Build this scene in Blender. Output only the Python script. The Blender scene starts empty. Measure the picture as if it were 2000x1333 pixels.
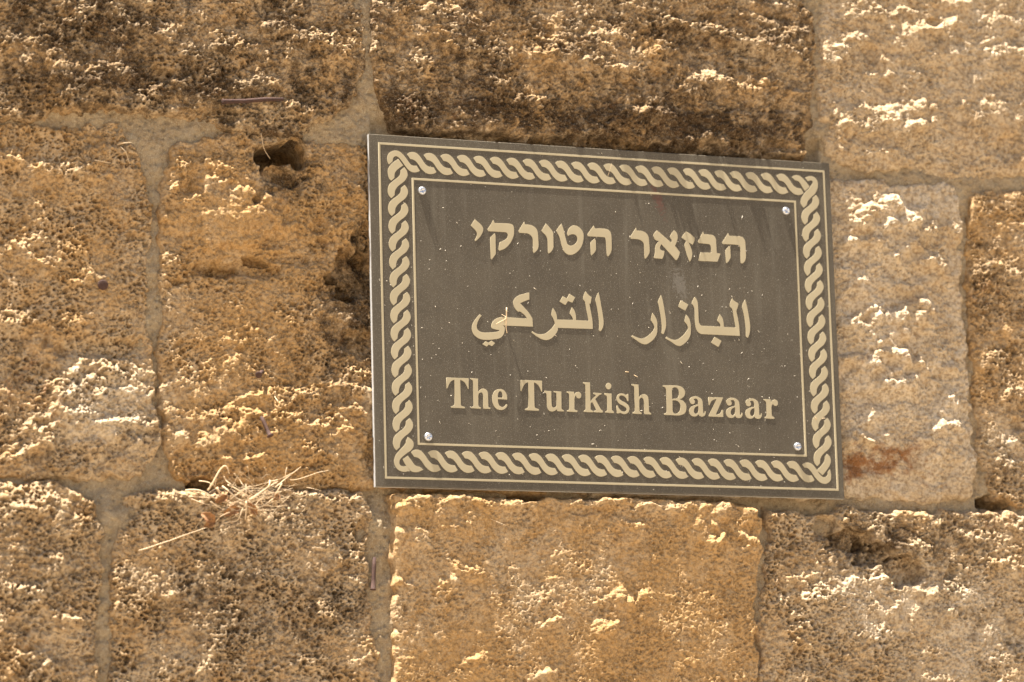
# A worn trilingual sign screwed to a rough sandstone block wall in raking noon sun.
import bpy, math, random
import numpy as np
from mathutils import Vector, Matrix

scene = bpy.context.scene
SIGN_Z = 2.25                     # height of the sign's centre above the paving, metres
FRONT = 16.0                      # sign face stands this far off the mean wall face, mm
STEP = 0.84                       # grid step of the stone faces in the middle of the wall, mm

# ---------------------------------------------------------------- camera
cam_data = bpy.data.cameras.new("camera")
cam = bpy.data.objects.new("camera", cam_data)
scene.collection.objects.link(cam)
right = Vector((0.93704, -0.34818, -0.02684))
up = Vector((-0.03974, -0.18268, 0.98237))
back = Vector((-0.34694, -0.91946, -0.18501))
rot = Matrix((right, up, back)).transposed().to_4x4()
cam.matrix_world = Matrix.Translation((-1.26244, -3.06044 - FRONT / 1000, SIGN_Z - 0.64231)) @ rot
cam_data.sensor_width = 36.0
cam_data.lens = 118.44
cam_data.clip_end = 2000.0
cam_data.dof.use_dof = True
cam_data.dof.focus_distance = 3.33
cam_data.dof.aperture_fstop = 4.5
scene.camera = cam

# ---------------------------------------------------------------- light
GRAZE = math.tan(math.radians(3.3))
to_sun = Vector((-0.26, -GRAZE, 1.0)).normalized()
world = bpy.data.worlds.new("World")
scene.world = world
world.use_nodes = True
wn = world.node_tree
wn.nodes.clear()
sky = wn.nodes.new("ShaderNodeTexSky")
sky.sky_type = 'NISHITA'
sky.sun_disc = False
sky.sun_elevation = math.asin(to_sun.z)
sky.sun_rotation = math.atan2(to_sun.x, to_sun.y)
sky.dust_density = 2.0
bg = wn.nodes.new("ShaderNodeBackground")
bg.inputs[1].default_value = 0.044
wo = wn.nodes.new("ShaderNodeOutputWorld")
wn.links.new(sky.outputs[0], bg.inputs[0])
wn.links.new(bg.outputs[0], wo.inputs[0])
sun_data = bpy.data.lights.new("sun", 'SUN')
sun_data.energy = 5.0
sun_data.angle = math.radians(0.53)
sun_data.color = (1.0, 0.94, 0.85)
sun = bpy.data.objects.new("sun", sun_data)
scene.collection.objects.link(sun)
sun.rotation_euler = to_sun.to_track_quat('Z', 'Y').to_euler()
sun.location = (-1, -1, 6)
scene.view_settings.view_transform = 'Standard'
scene.view_settings.look = 'None'
scene.view_settings.gamma = 1.0
scene.view_settings.exposure = 2.08
scene.cycles.max_bounces = 6

rng = np.random.default_rng(7)
random.seed(7)

# ---------------------------------------------------------------- materials
def material(name):
    m = bpy.data.materials.new(name)
    m.use_nodes = True
    nt = m.node_tree
    return m, nt, nt.nodes["Principled BSDF"]

def node(nt, kind, **kw):
    n = nt.nodes.new(kind)
    for k, v in kw.items():
        if isinstance(k, str) and hasattr(n, k):
            setattr(n, k, v)
        else:
            n.inputs[k].default_value = v
    return n

def noise(nt, co, scale, detail=4.0, rough=0.6, dist=0.0):
    n = nt.nodes.new("ShaderNodeTexNoise")
    n.inputs["Scale"].default_value = scale
    n.inputs["Detail"].default_value = detail
    n.inputs["Roughness"].default_value = rough
    n.inputs["Distortion"].default_value = dist
    nt.links.new(co, n.inputs["Vector"])
    return n.outputs["Fac"]

def ramp(nt, fac, lo, hi, a=0.0, b=1.0):
    n = nt.nodes.new("ShaderNodeMapRange")
    n.interpolation_type = 'SMOOTHSTEP'
    nt.links.new(fac, n.inputs[0])
    n.inputs[1].default_value, n.inputs[2].default_value = lo, hi
    n.inputs[3].default_value, n.inputs[4].default_value = a, b
    return n.outputs[0]

def mix(nt, fac, a, b, kind='MIX'):
    n = nt.nodes.new("ShaderNodeMix")
    n.data_type = 'RGBA'
    n.blend_type = kind
    for sock, val in ((n.inputs[0], fac), (n.inputs[6], a), (n.inputs[7], b)):
        if isinstance(val, (int, float)):
            sock.default_value = val
        elif isinstance(val, tuple):
            sock.default_value = val + (1.0,)
        else:
            nt.links.new(val, sock)
    return n.outputs[2]

def math_node(nt, op, a, b):
    n = nt.nodes.new("ShaderNodeMath")
    n.operation = op
    for i, val in enumerate((a, b)):
        if isinstance(val, (int, float)):
            n.inputs[i].default_value = val
        else:
            nt.links.new(val, n.inputs[i])
    return n.outputs[0]

def position(nt):
    return nt.nodes.new("ShaderNodeNewGeometry").outputs["Position"]

def bump(nt, bsdf, height, dist, strength=1.0):
    b = nt.nodes.new("ShaderNodeBump")
    b.inputs["Strength"].default_value = strength
    b.inputs["Distance"].default_value = dist
    nt.links.new(height, b.inputs["Height"])
    nt.links.new(b.outputs[0], bsdf.inputs["Normal"])

def stone_material():
    m, nt, b = material("sandstone")
    co = position(nt)
    at = nt.nodes.new("ShaderNodeAttribute")
    at.attribute_name = "tint"
    sep = nt.nodes.new("ShaderNodeSeparateColor")
    nt.links.new(at.outputs["Color"], sep.inputs[0])
    tone, crust, rust = sep.outputs[0], sep.outputs[1], sep.outputs[2]
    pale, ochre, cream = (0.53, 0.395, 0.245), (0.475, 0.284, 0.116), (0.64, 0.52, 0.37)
    g1 = noise(nt, co, 38, 5, 0.65, 0.6)
    t = math_node(nt, 'ADD', tone, ramp(nt, g1, 0.3, 0.7, -0.3, 0.3))
    col = mix(nt, ramp(nt, t, 0.0, 1.0), pale, ochre)
    col = mix(nt, ramp(nt, t, -0.65, 0.1, 0.9, 0.0), col, cream)  # pale stone, and painted sunlight where tone is negative
    g2 = noise(nt, co, 260, 4, 0.7)
    col = mix(nt, ramp(nt, g2, 0.40, 0.66, 0.0, 0.70), col, (0.185, 0.105, 0.040))
    g3 = noise(nt, co, 90, 6, 0.7, 0.3)
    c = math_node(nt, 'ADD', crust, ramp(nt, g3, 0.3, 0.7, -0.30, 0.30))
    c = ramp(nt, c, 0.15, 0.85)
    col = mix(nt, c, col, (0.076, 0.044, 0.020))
    g4 = noise(nt, co, 70, 5, 0.7, 0.4)
    r = ramp(nt, math_node(nt, 'ADD', rust, ramp(nt, g4, 0.3, 0.7, -0.45, 0.45)), 0.2, 1.05)
    col = mix(nt, r, col, (0.235, 0.105, 0.04))
    g5 = noise(nt, co, 700, 2, 0.6)
    col = mix(nt, ramp(nt, g5, 0.5, 0.75, 0.0, 0.35), col, (0.56, 0.47, 0.34))
    nt.links.new(col, b.inputs["Base Color"])
    b.inputs["Roughness"].default_value = 0.92
    b.inputs["Specular IOR Level"].default_value = 0.15
    bump(nt, b, noise(nt, co, 600, 4, 0.75), 0.0022, 0.8)
    return m

def mortar_material():
    m, nt, b = material("mortar")
    co = position(nt)
    col = mix(nt, ramp(nt, noise(nt, co, 45, 5, 0.6), 0.3, 0.7), (0.375, 0.285, 0.175), (0.30, 0.21, 0.115))
    col = mix(nt, ramp(nt, noise(nt, co, 900, 2, 0.5), 0.45, 0.72, 0.0, 0.7), col, (0.50, 0.42, 0.295))
    col = mix(nt, ramp(nt, noise(nt, co, 480, 3, 0.7), 0.52, 0.72, 0.0, 0.7), col, (0.17, 0.115, 0.06))
    col = mix(nt, ramp(nt, noise(nt, co, 25, 5, 0.7, 0.5), 0.52, 0.75, 0.0, 0.55), col, (0.11, 0.078, 0.045))
    nt.links.new(col, b.inputs["Base Color"])
    b.inputs["Roughness"].default_value = 0.95
    b.inputs["Specular IOR Level"].default_value = 0.15
    bump(nt, b, noise(nt, co, 650, 4, 0.75), 0.002, 0.9)
    return m

def plate_material():
    m, nt, b = material("brown_plate_paint")
    tc = nt.nodes.new("ShaderNodeTexCoord")
    co = tc.outputs["Object"]
    col = mix(nt, ramp(nt, noise(nt, co, 14, 5, 0.6, 0.3), 0.3, 0.7), (0.066, 0.0525, 0.034), (0.085, 0.0685, 0.045))
    # fine grime and pale dust that settled in speckles
    col = mix(nt, ramp(nt, noise(nt, co, 420, 3, 0.7), 0.52, 0.78, 0.0, 0.35), col, (0.20, 0.172, 0.125))
    col = mix(nt, ramp(nt, noise(nt, co, 1100, 2, 0.6), 0.58, 0.70, 0.0, 0.7), col, (0.30, 0.265, 0.205))
    mp = nt.nodes.new("ShaderNodeMapping")
    mp.inputs[3].default_value = (90.0, 1.0, 5.0)
    mp.inputs[2].default_value = (0, 0.06, 0)
    nt.links.new(co, mp.inputs[0])
    col = mix(nt, ramp(nt, noise(nt, mp.outputs[0], 1.0, 4, 0.6), 0.52, 0.8, 0.0, 0.5), col, (0.142, 0.123, 0.09))
    col = mix(nt, ramp(nt, noise(nt, mp.outputs[0], 2.3, 3, 0.6), 0.58, 0.8, 0.0, 0.4), col, (0.058, 0.047, 0.032))
    col = mix(nt, ramp(nt, noise(nt, co, 40, 6, 0.75, 1.5), 0.55, 0.8, 0.0, 0.35), col, (0.165, 0.145, 0.108))
    # a dried reddish smear and the ghost of an old sticker
    def spot(x, z, sx, sz, ang, lo, hi):
        mp = nt.nodes.new("ShaderNodeMapping")
        mp.vector_type = 'TEXTURE'
        mp.inputs[1].default_value = (x, 0, z)
        mp.inputs[2].default_value = (0, ang, 0)
        mp.inputs[3].default_value = (sx, 1000.0, sz)
        nt.links.new(co, mp.inputs[0])
        ln = nt.nodes.new("ShaderNodeVectorMath")
        ln.operation = 'LENGTH'
        nt.links.new(mp.outputs[0], ln.inputs[0])
        edge = math_node(nt, 'ADD', ln.outputs["Value"], ramp(nt, noise(nt, co, 320, 4, 0.7), 0.3, 0.7, -0.75, 0.75))
        return ramp(nt, edge, lo, hi, 1.0, 0.0)
    s1 = math_node(nt, 'MULTIPLY', spot(0.0545, 0.1265, 0.0055, 0.019, -0.35, 0.3, 1.1), 0.75)
    col = mix(nt, s1, col, (0.10, 0.045, 0.03))
    s2 = math_node(nt, 'MULTIPLY', spot(0.0745, 0.040, 0.0075, 0.015, -0.3, 0.5, 1.1), 0.35)
    col = mix(nt, s2, col, (0.22, 0.20, 0.17))
    nt.links.new(col, b.inputs["Base Color"])
    b.inputs["Roughness"].default_value = 0.55
    b.inputs["Specular IOR Level"].default_value = 0.3
    bump(nt, b, noise(nt, co, 600, 3, 0.6), 0.0002, 0.35)
    return m

def relief_material():
    m, nt, b = material("cream_relief_paint")
    co = position(nt)
    col = mix(nt, ramp(nt, noise(nt, co, 30, 5, 0.6), 0.3, 0.7), (0.36, 0.301, 0.190), (0.395, 0.333, 0.213))
    col = mix(nt, ramp(nt, noise(nt, co, 500, 3, 0.6), 0.62, 0.78, 0.0, 0.5), col, (0.28, 0.22, 0.13))
    nt.links.new(col, b.inputs["Base Color"])
    b.inputs["Roughness"].default_value = 0.6
    b.inputs["Specular IOR Level"].default_value = 0.25
    return m

def plain(name, a, c, scale, rough, metal=0.0, bumpd=0.0):
    m, nt, b = material(name)
    co = position(nt)
    nt.links.new(mix(nt, ramp(nt, noise(nt, co, scale, 4, 0.65), 0.3, 0.7), a, c), b.inputs["Base Color"])
    b.inputs["Roughness"].default_value = rough
    b.inputs["Metallic"].default_value = metal
    if bumpd:
        bump(nt, b, noise(nt, co, scale * 2, 4, 0.7), bumpd, 0.7)
    return m

MAT = {
    'stone': stone_material(), 'mortar': mortar_material(),
    'plate': plate_material(), 'relief': relief_material(),
    'steel': plain("zinc_screw", (0.62, 0.63, 0.66), (0.42, 0.42, 0.43), 700, 0.35, 0.85),
    'edge': plain("bare_plate_edge", (0.46, 0.455, 0.44), (0.36, 0.355, 0.34), 300, 0.5, 0.0),
    'rust': plain("rusty_iron", (0.075, 0.035, 0.022), (0.038, 0.016, 0.011), 500, 0.85, 0.1, 0.0006),
    'straw': plain("dry_straw", (0.62, 0.48, 0.31), (0.54, 0.38, 0.21), 300, 0.7),
    'leaf': plain("dead_leaf", (0.33, 0.16, 0.055), (0.20, 0.09, 0.03), 250, 0.75, 0.0, 0.0005),
    'dust': plain("pale_dust", (0.70, 0.64, 0.53), (0.58, 0.50, 0.38), 300, 0.9),
    'paving': plain("limestone_paving", (0.335, 0.282, 0.21), (0.26, 0.212, 0.152), 3, 0.9, 0.0, 0.004),
}

# ---------------------------------------------------------------- helpers
def link(o, parent=None):
    scene.collection.objects.link(o)
    if parent is not None:
        o.parent = parent
    return o

def thing(name, label, category, loc, group=None):
    o = bpy.data.objects.new(name, None)
    o.empty_display_size = 0.05
    o.location = loc
    link(o)
    return tag(o, label, category, group)

def tag(o, label, category, group=None):
    o["label"], o["category"] = label, category
    if group:
        o["group"] = group
    return o

def mesh_obj(name, verts, faces, mat, parent=None, loc=(0, 0, 0), smooth=True):
    me = bpy.data.meshes.new(name)
    me.from_pydata([tuple(map(float, v)) for v in verts], [], [tuple(f) for f in faces])
    me.polygons.foreach_set("use_smooth", [smooth] * len(me.polygons))
    me.materials.append(mat)
    o = bpy.data.objects.new(name, me)
    o.location = loc
    return link(o, parent)

def big_mesh(name, co, quads, mat, parent, loc, colour=None):
    """A dense quad mesh straight from arrays."""
    me = bpy.data.meshes.new(name)
    n, f = len(co), len(quads)
    me.vertices.add(n)
    me.vertices.foreach_set("co", co.astype(np.float32).ravel())
    me.loops.add(4 * f)
    me.loops.foreach_set("vertex_index", quads.astype(np.int32).ravel())
    me.polygons.add(f)
    me.polygons.foreach_set("loop_start", np.arange(0, 4 * f, 4, dtype=np.int32))
    me.polygons.foreach_set("use_smooth", np.ones(f, dtype=bool))
    me.update(calc_edges=True)
    if colour is not None:
        a = me.color_attributes.new("tint", 'FLOAT_COLOR', 'POINT')
        rgba = np.ones((n, 4), np.float32)
        rgba[:, :3] = colour
        a.data.foreach_set("color", rgba.ravel())
    me.materials.append(mat)
    o = bpy.data.objects.new(name, me)
    o.location = loc
    return link(o, parent)

def perlin(u, v, size, seed):
    """Gradient noise, about -0.7..0.7; u, v and size in mm."""
    r = np.random.default_rng(seed)
    n = 128
    ang = r.random((n, n)).astype(np.float32) * 2 * np.pi
    gx, gy = np.cos(ang), np.sin(ang)
    x, y = (u / size + 37.3).astype(np.float32), (v / size + 11.7).astype(np.float32)
    xi, yi = np.floor(x).astype(np.int32), np.floor(y).astype(np.int32)
    fx, fy = x - xi, y - yi
    xi, yi = xi % n, yi % n
    x1, y1 = (xi + 1) % n, (yi + 1) % n
    sx, sy = fx * fx * fx * (fx * (fx * 6 - 15) + 10), fy * fy * fy * (fy * (fy * 6 - 15) + 10)
    a = gx[xi, yi] * fx + gy[xi, yi] * fy
    b = gx[x1, yi] * (fx - 1) + gy[x1, yi] * fy
    c = gx[xi, y1] * fx + gy[xi, y1] * (fy - 1)
    d = gx[x1, y1] * (fx - 1) + gy[x1, y1] * (fy - 1)
    top = a + sx * (b - a)
    return top + sy * (c + sx * (d - c) - top)

def fbm(u, v, size, seed, octaves=4, gain=0.5):
    out, amp = 0, 1.0
    for i in range(octaves):
        out = out + amp * perlin(u, v, size / 2 ** i, seed + 17 * i)
        amp *= gain
    return out

def cells(u, v, size, seed):
    """Nearest-feature distance (in cells) and a random number for that feature."""
    r = np.random.default_rng(seed)
    n = 128
    jx, jy, jr = (r.random((n, n)).astype(np.float32) for _ in range(3))
    x, y = (u / size + 53.1).astype(np.float32), (v / size + 29.7).astype(np.float32)
    xi, yi = np.floor(x).astype(np.int32), np.floor(y).astype(np.int32)
    best = np.full(x.shape, 9.0, np.float32)
    rnd = np.zeros(x.shape, np.float32)
    for ox in (-1, 0, 1):
        for oy in (-1, 0, 1):
            cx, cy = xi + ox, yi + oy
            k = (cx % n, cy % n)
            d = (cx + jx[k] - x) ** 2 + (cy + jy[k] - y) ** 2
            m = d < best
            best = np.where(m, d, best)
            rnd = np.where(m, jr[k], rnd)
    return np.sqrt(best), rnd

def smooth(x):
    x = np.clip(x, 0, 1)
    return x * x * (3 - 2 * x)

def inside_distance(u, v, poly):
    """Distance to the outline, positive inside."""
    best = np.full(u.shape, 1e9, np.float32)
    ins = np.zeros(u.shape, bool)
    n = len(poly)
    for i in range(n):
        (ax, ay), (bx, by) = poly[i], poly[(i + 1) % n]
        dx, dy = bx - ax, by - ay
        t = np.clip(((u - ax) * dx + (v - ay) * dy) / (dx * dx + dy * dy + 1e-9), 0, 1)
        best = np.minimum(best, (u - ax - t * dx) ** 2 + (v - ay - t * dy) ** 2)
        if ay != by:
            ins ^= ((ay > v) != (by > v)) & (u < dx * (v - ay) / dy + ax)
    return np.where(ins, 1, -1) * np.sqrt(best)

def spread(lo, hi, fine_lo, fine_hi, step, far):
    """Grid lines: fine between fine_lo and fine_hi, coarse beyond."""
    parts = []
    a, b = max(lo, fine_lo), min(hi, fine_hi)
    if b <= a:
        return np.linspace(lo, hi, max(2, int((hi - lo) / far) + 1))
    if lo < a:
        parts.append(np.linspace(lo, a, max(2, int((a - lo) / far) + 1))[:-1])
    parts.append(np.linspace(a, b, max(2, int((b - a) / step) + 1)))
    if hi > b:
        parts.append(np.linspace(b, hi, max(2, int((hi - b) / far) + 1))[1:])
    return np.concatenate(parts)

def grid_faces(keep, nu, nv):
    i = np.arange((nv - 1) * (nu - 1))
    q = (i // (nu - 1)) * nu + i % (nu - 1)
    quads = np.stack([q, q + 1, q + nu + 1, q + nu], 1)
    k = keep.ravel()
    quads = quads[k[quads].all(1)]
    used = np.zeros(nu * nv, bool)
    used[quads.ravel()] = True
    remap = np.cumsum(used) - 1
    return remap[quads], used

# ---------------------------------------------------------------- traced data (mm)
LETTERS = [  # outlines in mm on the plate: loops of (x, y, corner)
    [[(-143.6, 94.8, 1), (-140.3, 92.3, 0), (-137.1, 89.6, 0), (-135.2, 86.5, 0), (-135.1, 83.7, 0), (-136.7, 80, 0), (-139.1, 76.6, 0), (-143.4, 72.5, 1), (-144.4, 73.5, 1), (-142.9, 76, 0), (-141.7, 78.9, 0), (-142, 81.7, 0), (-144.3, 84.8, 0), (-148.2, 88.2, 1)]],
    [[(-124.1, 95.2, 1), (-122.7, 92, 1), (-114.8, 92.3, 0), (-106.3, 92.2, 0), (-103.4, 91, 0), (-102.4, 87.8, 0), (-102.6, 81.7, 0), (-104.3, 76.8, 0), (-107.3, 71.8, 0), (-112.1, 67.1, 0), (-118.5, 64.2, 1), (-119.7, 65.5, 1), (-117.8, 72.9, 1), (-112.7, 75.2, 0), (-109.7, 78.1, 0), (-109.2, 81.4, 0), (-110.8, 83.2, 0), (-113.3, 83.4, 0), (-129.7, 83.4, 1), (-130.5, 85.5, 1), (-127.4, 89.7, 0)]],
    [[(-122.8, 81.9, 1), (-122.1, 79.1, 1), (-122.4, 60.6, 1), (-126.9, 54.7, 1), (-128, 56.3, 1), (-127.8, 77.2, 1)]],
    [[(-91.3, 95.3, 1), (-90.5, 92.3, 1), (-86.1, 92.3, 0), (-81.9, 91.3, 0), (-78.6, 88.7, 0), (-77.2, 85.5, 0), (-76.8, 78.2, 0), (-76.7, 70.9, 0), (-78.4, 66.8, 0), (-81.9, 63.6, 1), (-82.8, 65, 1), (-82.7, 77.1, 0), (-83.9, 80.7, 0), (-87.2, 83.1, 0), (-91.4, 83.5, 0), (-96.9, 83.5, 1), (-97.7, 85.4, 1), (-93.7, 91.5, 0)]],
    [[(-68.2, 94.5, 1), (-64.9, 91.4, 0), (-61.2, 86.7, 0), (-60.5, 84.7, 1), (-60.7, 70.9, 1), (-62.7, 66.8, 0), (-66.2, 63.9, 1), (-67, 65.4, 1), (-67, 77.9, 0), (-68.6, 82.3, 0), (-71.9, 85.4, 0), (-73.1, 86.9, 1)]],
    [[(-51.4, 95.4, 1), (-49.6, 90.2, 0), (-47.8, 82.2, 0), (-45.9, 74.9, 1), (-42.5, 73.1, 0), (-39.1, 74.1, 0), (-36, 76.7, 0), (-34.8, 80.4, 0), (-35.8, 83.6, 0), (-38.7, 85.1, 0), (-42.2, 84.5, 0), (-44.8, 83, 1), (-45.5, 85.5, 0), (-44.1, 89.7, 0), (-41, 93.1, 0), (-37.6, 94.2, 0), (-33.3, 93.1, 0), (-29.6, 89.6, 0), (-28, 85.6, 0), (-28.7, 78.3, 0), (-31.5, 71.6, 0), (-36.8, 66.1, 0), (-42, 63.8, 0), (-46.2, 64.4, 0), (-49.5, 67, 0), (-51.5, 71.4, 0), (-54.2, 81.8, 0), (-57.4, 87.7, 1), (-54.3, 92, 0)]],
    [[(-16.8, 95.2, 1), (-15.4, 92.2, 1), (-7.6, 92.6, 0), (-1.6, 91.9, 0), (1.3, 89.2, 0), (2.2, 84.7, 0), (2, 71.7, 1), (0.5, 67.5, 0), (-2.2, 64, 1), (-3.6, 65.3, 1), (-4, 79.5, 0), (-4.9, 83.6, 1), (-7.9, 83.8, 0), (-23.4, 83.8, 1), (-24, 85.7, 1), (-20.6, 90.1, 0)]],
    [[(-16.2, 82, 1), (-14.9, 79.8, 1), (-15, 70.8, 1), (-16.2, 68.3, 0), (-20.2, 64, 1), (-21, 65.6, 1), (-20.7, 77.8, 1), (-19.2, 79.1, 0)]],
    [[(29.3, 95.4, 1), (29.8, 92.4, 1), (34.7, 92.4, 0), (38.4, 91.4, 0), (41.3, 89.1, 0), (42.6, 86.3, 0), (43.2, 79.2, 0), (43.3, 71.3, 0), (41.7, 67.7, 0), (38.5, 63.9, 1), (37.4, 64.2, 1), (37.3, 77.4, 0), (36.5, 80.6, 0), (33.6, 82.9, 0), (29.1, 83.6, 0), (23, 83.7, 1), (22.5, 85.6, 1), (25.9, 90.4, 0)]],
    [[(52.1, 93.9, 1), (67.2, 82, 1), (67.9, 84.7, 0), (66.6, 86.4, 0), (65.9, 88.2, 1), (68.4, 91.9, 0), (71, 94.9, 1), (73.7, 92.5, 0), (74.7, 88.6, 0), (73.8, 83.9, 0), (71.3, 78.8, 1), (76.4, 72.6, 1), (75.4, 68.6, 0), (72.6, 64, 1), (71.5, 64.3, 1), (56.5, 79.8, 1), (54.9, 76.9, 0), (54.8, 74.7, 0), (56.3, 73.4, 0), (59.5, 72.8, 1), (58.7, 68.5, 0), (56.9, 64.7, 1), (48.4, 64.8, 1), (47.5, 65.8, 1), (48.9, 69.4, 0), (49.5, 75.9, 0), (51.2, 79.9, 0), (54, 82.6, 1), (51.7, 83.2, 1), (49.5, 84.1, 1), (47.7, 88.3, 1), (49, 90.5, 0)]],
    [[(83.9, 94.5, 1), (88.9, 91.9, 0), (93.4, 88.2, 1), (92.8, 84.6, 0), (90.8, 80.9, 1), (89.7, 81.5, 1), (86.5, 83.2, 1), (88.8, 77.9, 0), (90.1, 72.9, 0), (89.5, 67.9, 0), (87.3, 63.3, 1), (86.3, 64.1, 1), (83.9, 70.5, 0), (81.8, 79.7, 1), (82.4, 81.9, 0), (84.1, 84.5, 1), (78.9, 87.8, 1), (81.3, 91.1, 0)]],
    [[(103, 95.1, 1), (103.9, 92.5, 1), (111.5, 92.3, 0), (114.9, 91.4, 0), (116.7, 88.7, 0), (117.1, 84.4, 0), (117.3, 73.6, 1), (121.5, 73.2, 1), (117.7, 64.6, 1), (97, 64.5, 1), (96.5, 65.4, 1), (99.4, 73.4, 1), (111.1, 73.6, 1), (110.9, 80.1, 0), (109.6, 82.2, 0), (107.3, 82.6, 0), (97.7, 83, 1), (96.9, 84.8, 1), (99.5, 89.2, 0)]],
    [[(130.7, 95, 1), (132.1, 92.3, 1), (140, 92.3, 0), (145.8, 92, 0), (148.4, 89.9, 0), (149.6, 86, 0), (149.7, 70.9, 1), (148.1, 66.5, 0), (144.9, 64, 1), (143.4, 64.8, 1), (143.7, 79.2, 0), (143, 82.4, 0), (141.5, 83.3, 0), (124.2, 83.4, 1), (123.5, 85, 1), (127.2, 89.9, 0)]],
    [[(131.4, 81.8, 1), (132.6, 80.8, 1), (132.7, 70, 1), (130.4, 66, 0), (128, 63.7, 1), (126.9, 64.3, 1), (127, 76.9, 1), (128.6, 78.8, 0)]],
    [[(-88, 23.3, 1), (-88, 16.3, 1), (-93.2, 14.3, 0), (-98, 12, 1), (-93.4, 7.5, 0), (-88.7, 2.3, 0), (-85.4, -3, 1), (-85.2, -11.1, 1), (-104.5, -11.2, 0), (-117, -11.3, 1), (-115.1, -13.2, 0), (-115.3, -17, 0), (-116.9, -21, 0), (-120.2, -24, 0), (-126.7, -25.6, 0), (-134.8, -26.5, 0), (-141.2, -25.8, 0), (-146, -23.3, 0), (-149.1, -19.2, 0), (-149.4, -13.8, 0), (-147.6, -9.1, 0), (-144.3, -4.7, 0), (-141, -1.1, 1), (-138.8, -2.2, 1), (-141.5, -5.4, 0), (-143.6, -9.7, 0), (-144.4, -13.6, 0), (-143.4, -16.7, 0), (-140.2, -18.7, 0), (-135.4, -19.2, 0), (-127.3, -18.5, 0), (-121.7, -17.3, 0), (-120.4, -16.1, 1), (-124, -15.7, 0), (-128.8, -14.3, 0), (-129.2, -12.2, 0), (-127.5, -7.9, 0), (-123.7, -4.6, 0), (-118, -2.8, 1), (-91.3, -3.1, 1), (-93.6, 0.2, 0), (-96.8, 2.7, 0), (-98.8, 3.8, 1), (-100, 3.1, 1), (-103.2, 5.9, 0), (-105.1, 9.7, 0), (-105.2, 13.6, 0), (-102.9, 17.2, 0), (-98.7, 20.1, 0), (-93, 21.9, 0)]],
    [[(-135.5, -27.9, 1), (-132.5, -29.3, 1), (-129.2, -27, 1), (-125.6, -29.3, 1), (-128.9, -32.6, 1), (-132.1, -31, 1), (-134.6, -33.2, 1), (-139, -30.9, 1)]],
    [[(-27.6, 27.4, 1), (-26.4, 25.7, 0), (-24.4, 23.5, 0), (-21.4, 21.7, 1), (-22.7, 14.9, 1), (-24.1, 15, 1), (-22.9, 7.9, 0), (-21.4, -1.4, 0), (-21.2, -10.8, 1), (-58.7, -11.2, 1), (-58.9, -13.9, 0), (-61.5, -17.9, 0), (-65.7, -22, 0), (-70.7, -24.1, 0), (-75.6, -23.5, 0), (-80.4, -21.4, 0), (-86.9, -17, 1), (-85.9, -15.7, 1), (-81.5, -18, 0), (-77.1, -18.5, 0), (-73, -17.8, 0), (-68.8, -15.1, 0), (-64.2, -11, 0), (-61.6, -7, 1), (-63.1, -2.4, 0), (-65.3, 1.4, 1), (-64.5, 5.3, 0), (-63.3, 8.5, 1), (-61.2, 5.8, 0), (-59.7, 2.4, 0), (-59.2, -2.8, 1), (-42.2, -2.5, 1), (-42.5, -0.8, 0), (-43.7, 1.5, 0), (-45.7, 3.8, 1), (-44.3, 7.4, 0), (-43, 10.3, 1), (-40.6, 7.5, 0), (-39.1, 3.3, 0), (-38.9, -2.6, 1), (-25.3, -2.6, 1), (-27.1, 6.2, 0), (-28.8, 17, 1), (-30.8, 18.9, 1), (-29.8, 23.2, 0)]],
    [[(-52.3, 21, 1), (-47.9, 19.1, 1), (-45.3, 23.9, 1), (-39.1, 20.6, 1), (-42.4, 14.9, 1), (-46.9, 16.6, 1), (-49.8, 12.3, 1), (-56.1, 15.6, 1)]],
    [[(-14, 26.7, 1), (-12.9, 23.2, 0), (-11.2, 12.3, 0), (-9.5, 0.7, 0), (-9.5, -5.6, 0), (-10.7, -9.6, 0), (-12.9, -12.8, 1), (-14.9, -12.1, 1), (-14.3, -7.4, 0), (-14.5, 0.4, 0), (-15.8, 10.6, 0), (-17.6, 19.1, 1), (-16.2, 22.7, 0)]],
    [[(44, 8.5, 1), (46.5, 5.1, 0), (48.6, 0.5, 0), (48.8, -5.1, 0), (48.5, -10.8, 0), (46.9, -15.1, 0), (43.3, -19.5, 0), (38.7, -22.8, 0), (34.9, -24.2, 0), (30.4, -23.2, 0), (25.3, -20.2, 0), (20.1, -16.9, 1), (21.3, -15.4, 1), (26.1, -17.4, 0), (30.6, -18.4, 0), (34.4, -17.7, 0), (39, -14.7, 0), (43.7, -10.3, 0), (45.5, -6.7, 1), (44.7, -3.5, 0), (42, 0.6, 1), (42.7, 4.5, 0)]],
    [[(54.1, 27, 1), (55.5, 22.8, 0), (57.3, 11.6, 0), (58.4, 1.7, 0), (58.2, -5.4, 0), (55.2, -13, 1), (53, -12, 1), (53.7, -7, 0), (53.2, 2.9, 0), (51.7, 12.7, 0), (50.4, 19.8, 1), (51.7, 23, 0)]],
    [[(80.8, 8.3, 1), (83.6, 4.9, 0), (85.3, -0, 0), (85.4, -6.4, 0), (84.8, -12.1, 0), (82.7, -16.5, 0), (78.7, -20.9, 0), (74.9, -23.5, 0), (72.2, -24.3, 0), (68.1, -23.3, 0), (62.9, -20.1, 0), (57, -17.2, 1), (58.2, -15.3, 1), (63, -17.6, 0), (67.5, -18.4, 0), (71.3, -17.3, 0), (76.8, -13.2, 0), (80.7, -8.7, 0), (82.5, -5.8, 1), (81.4, -2.3, 0), (78.7, 1.1, 1), (79.6, 4.7, 0)]],
    [[(75.5, 22.7, 1), (83.7, 18.8, 1), (80.1, 12.2, 1), (72.2, 16.1, 1)]],
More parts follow.
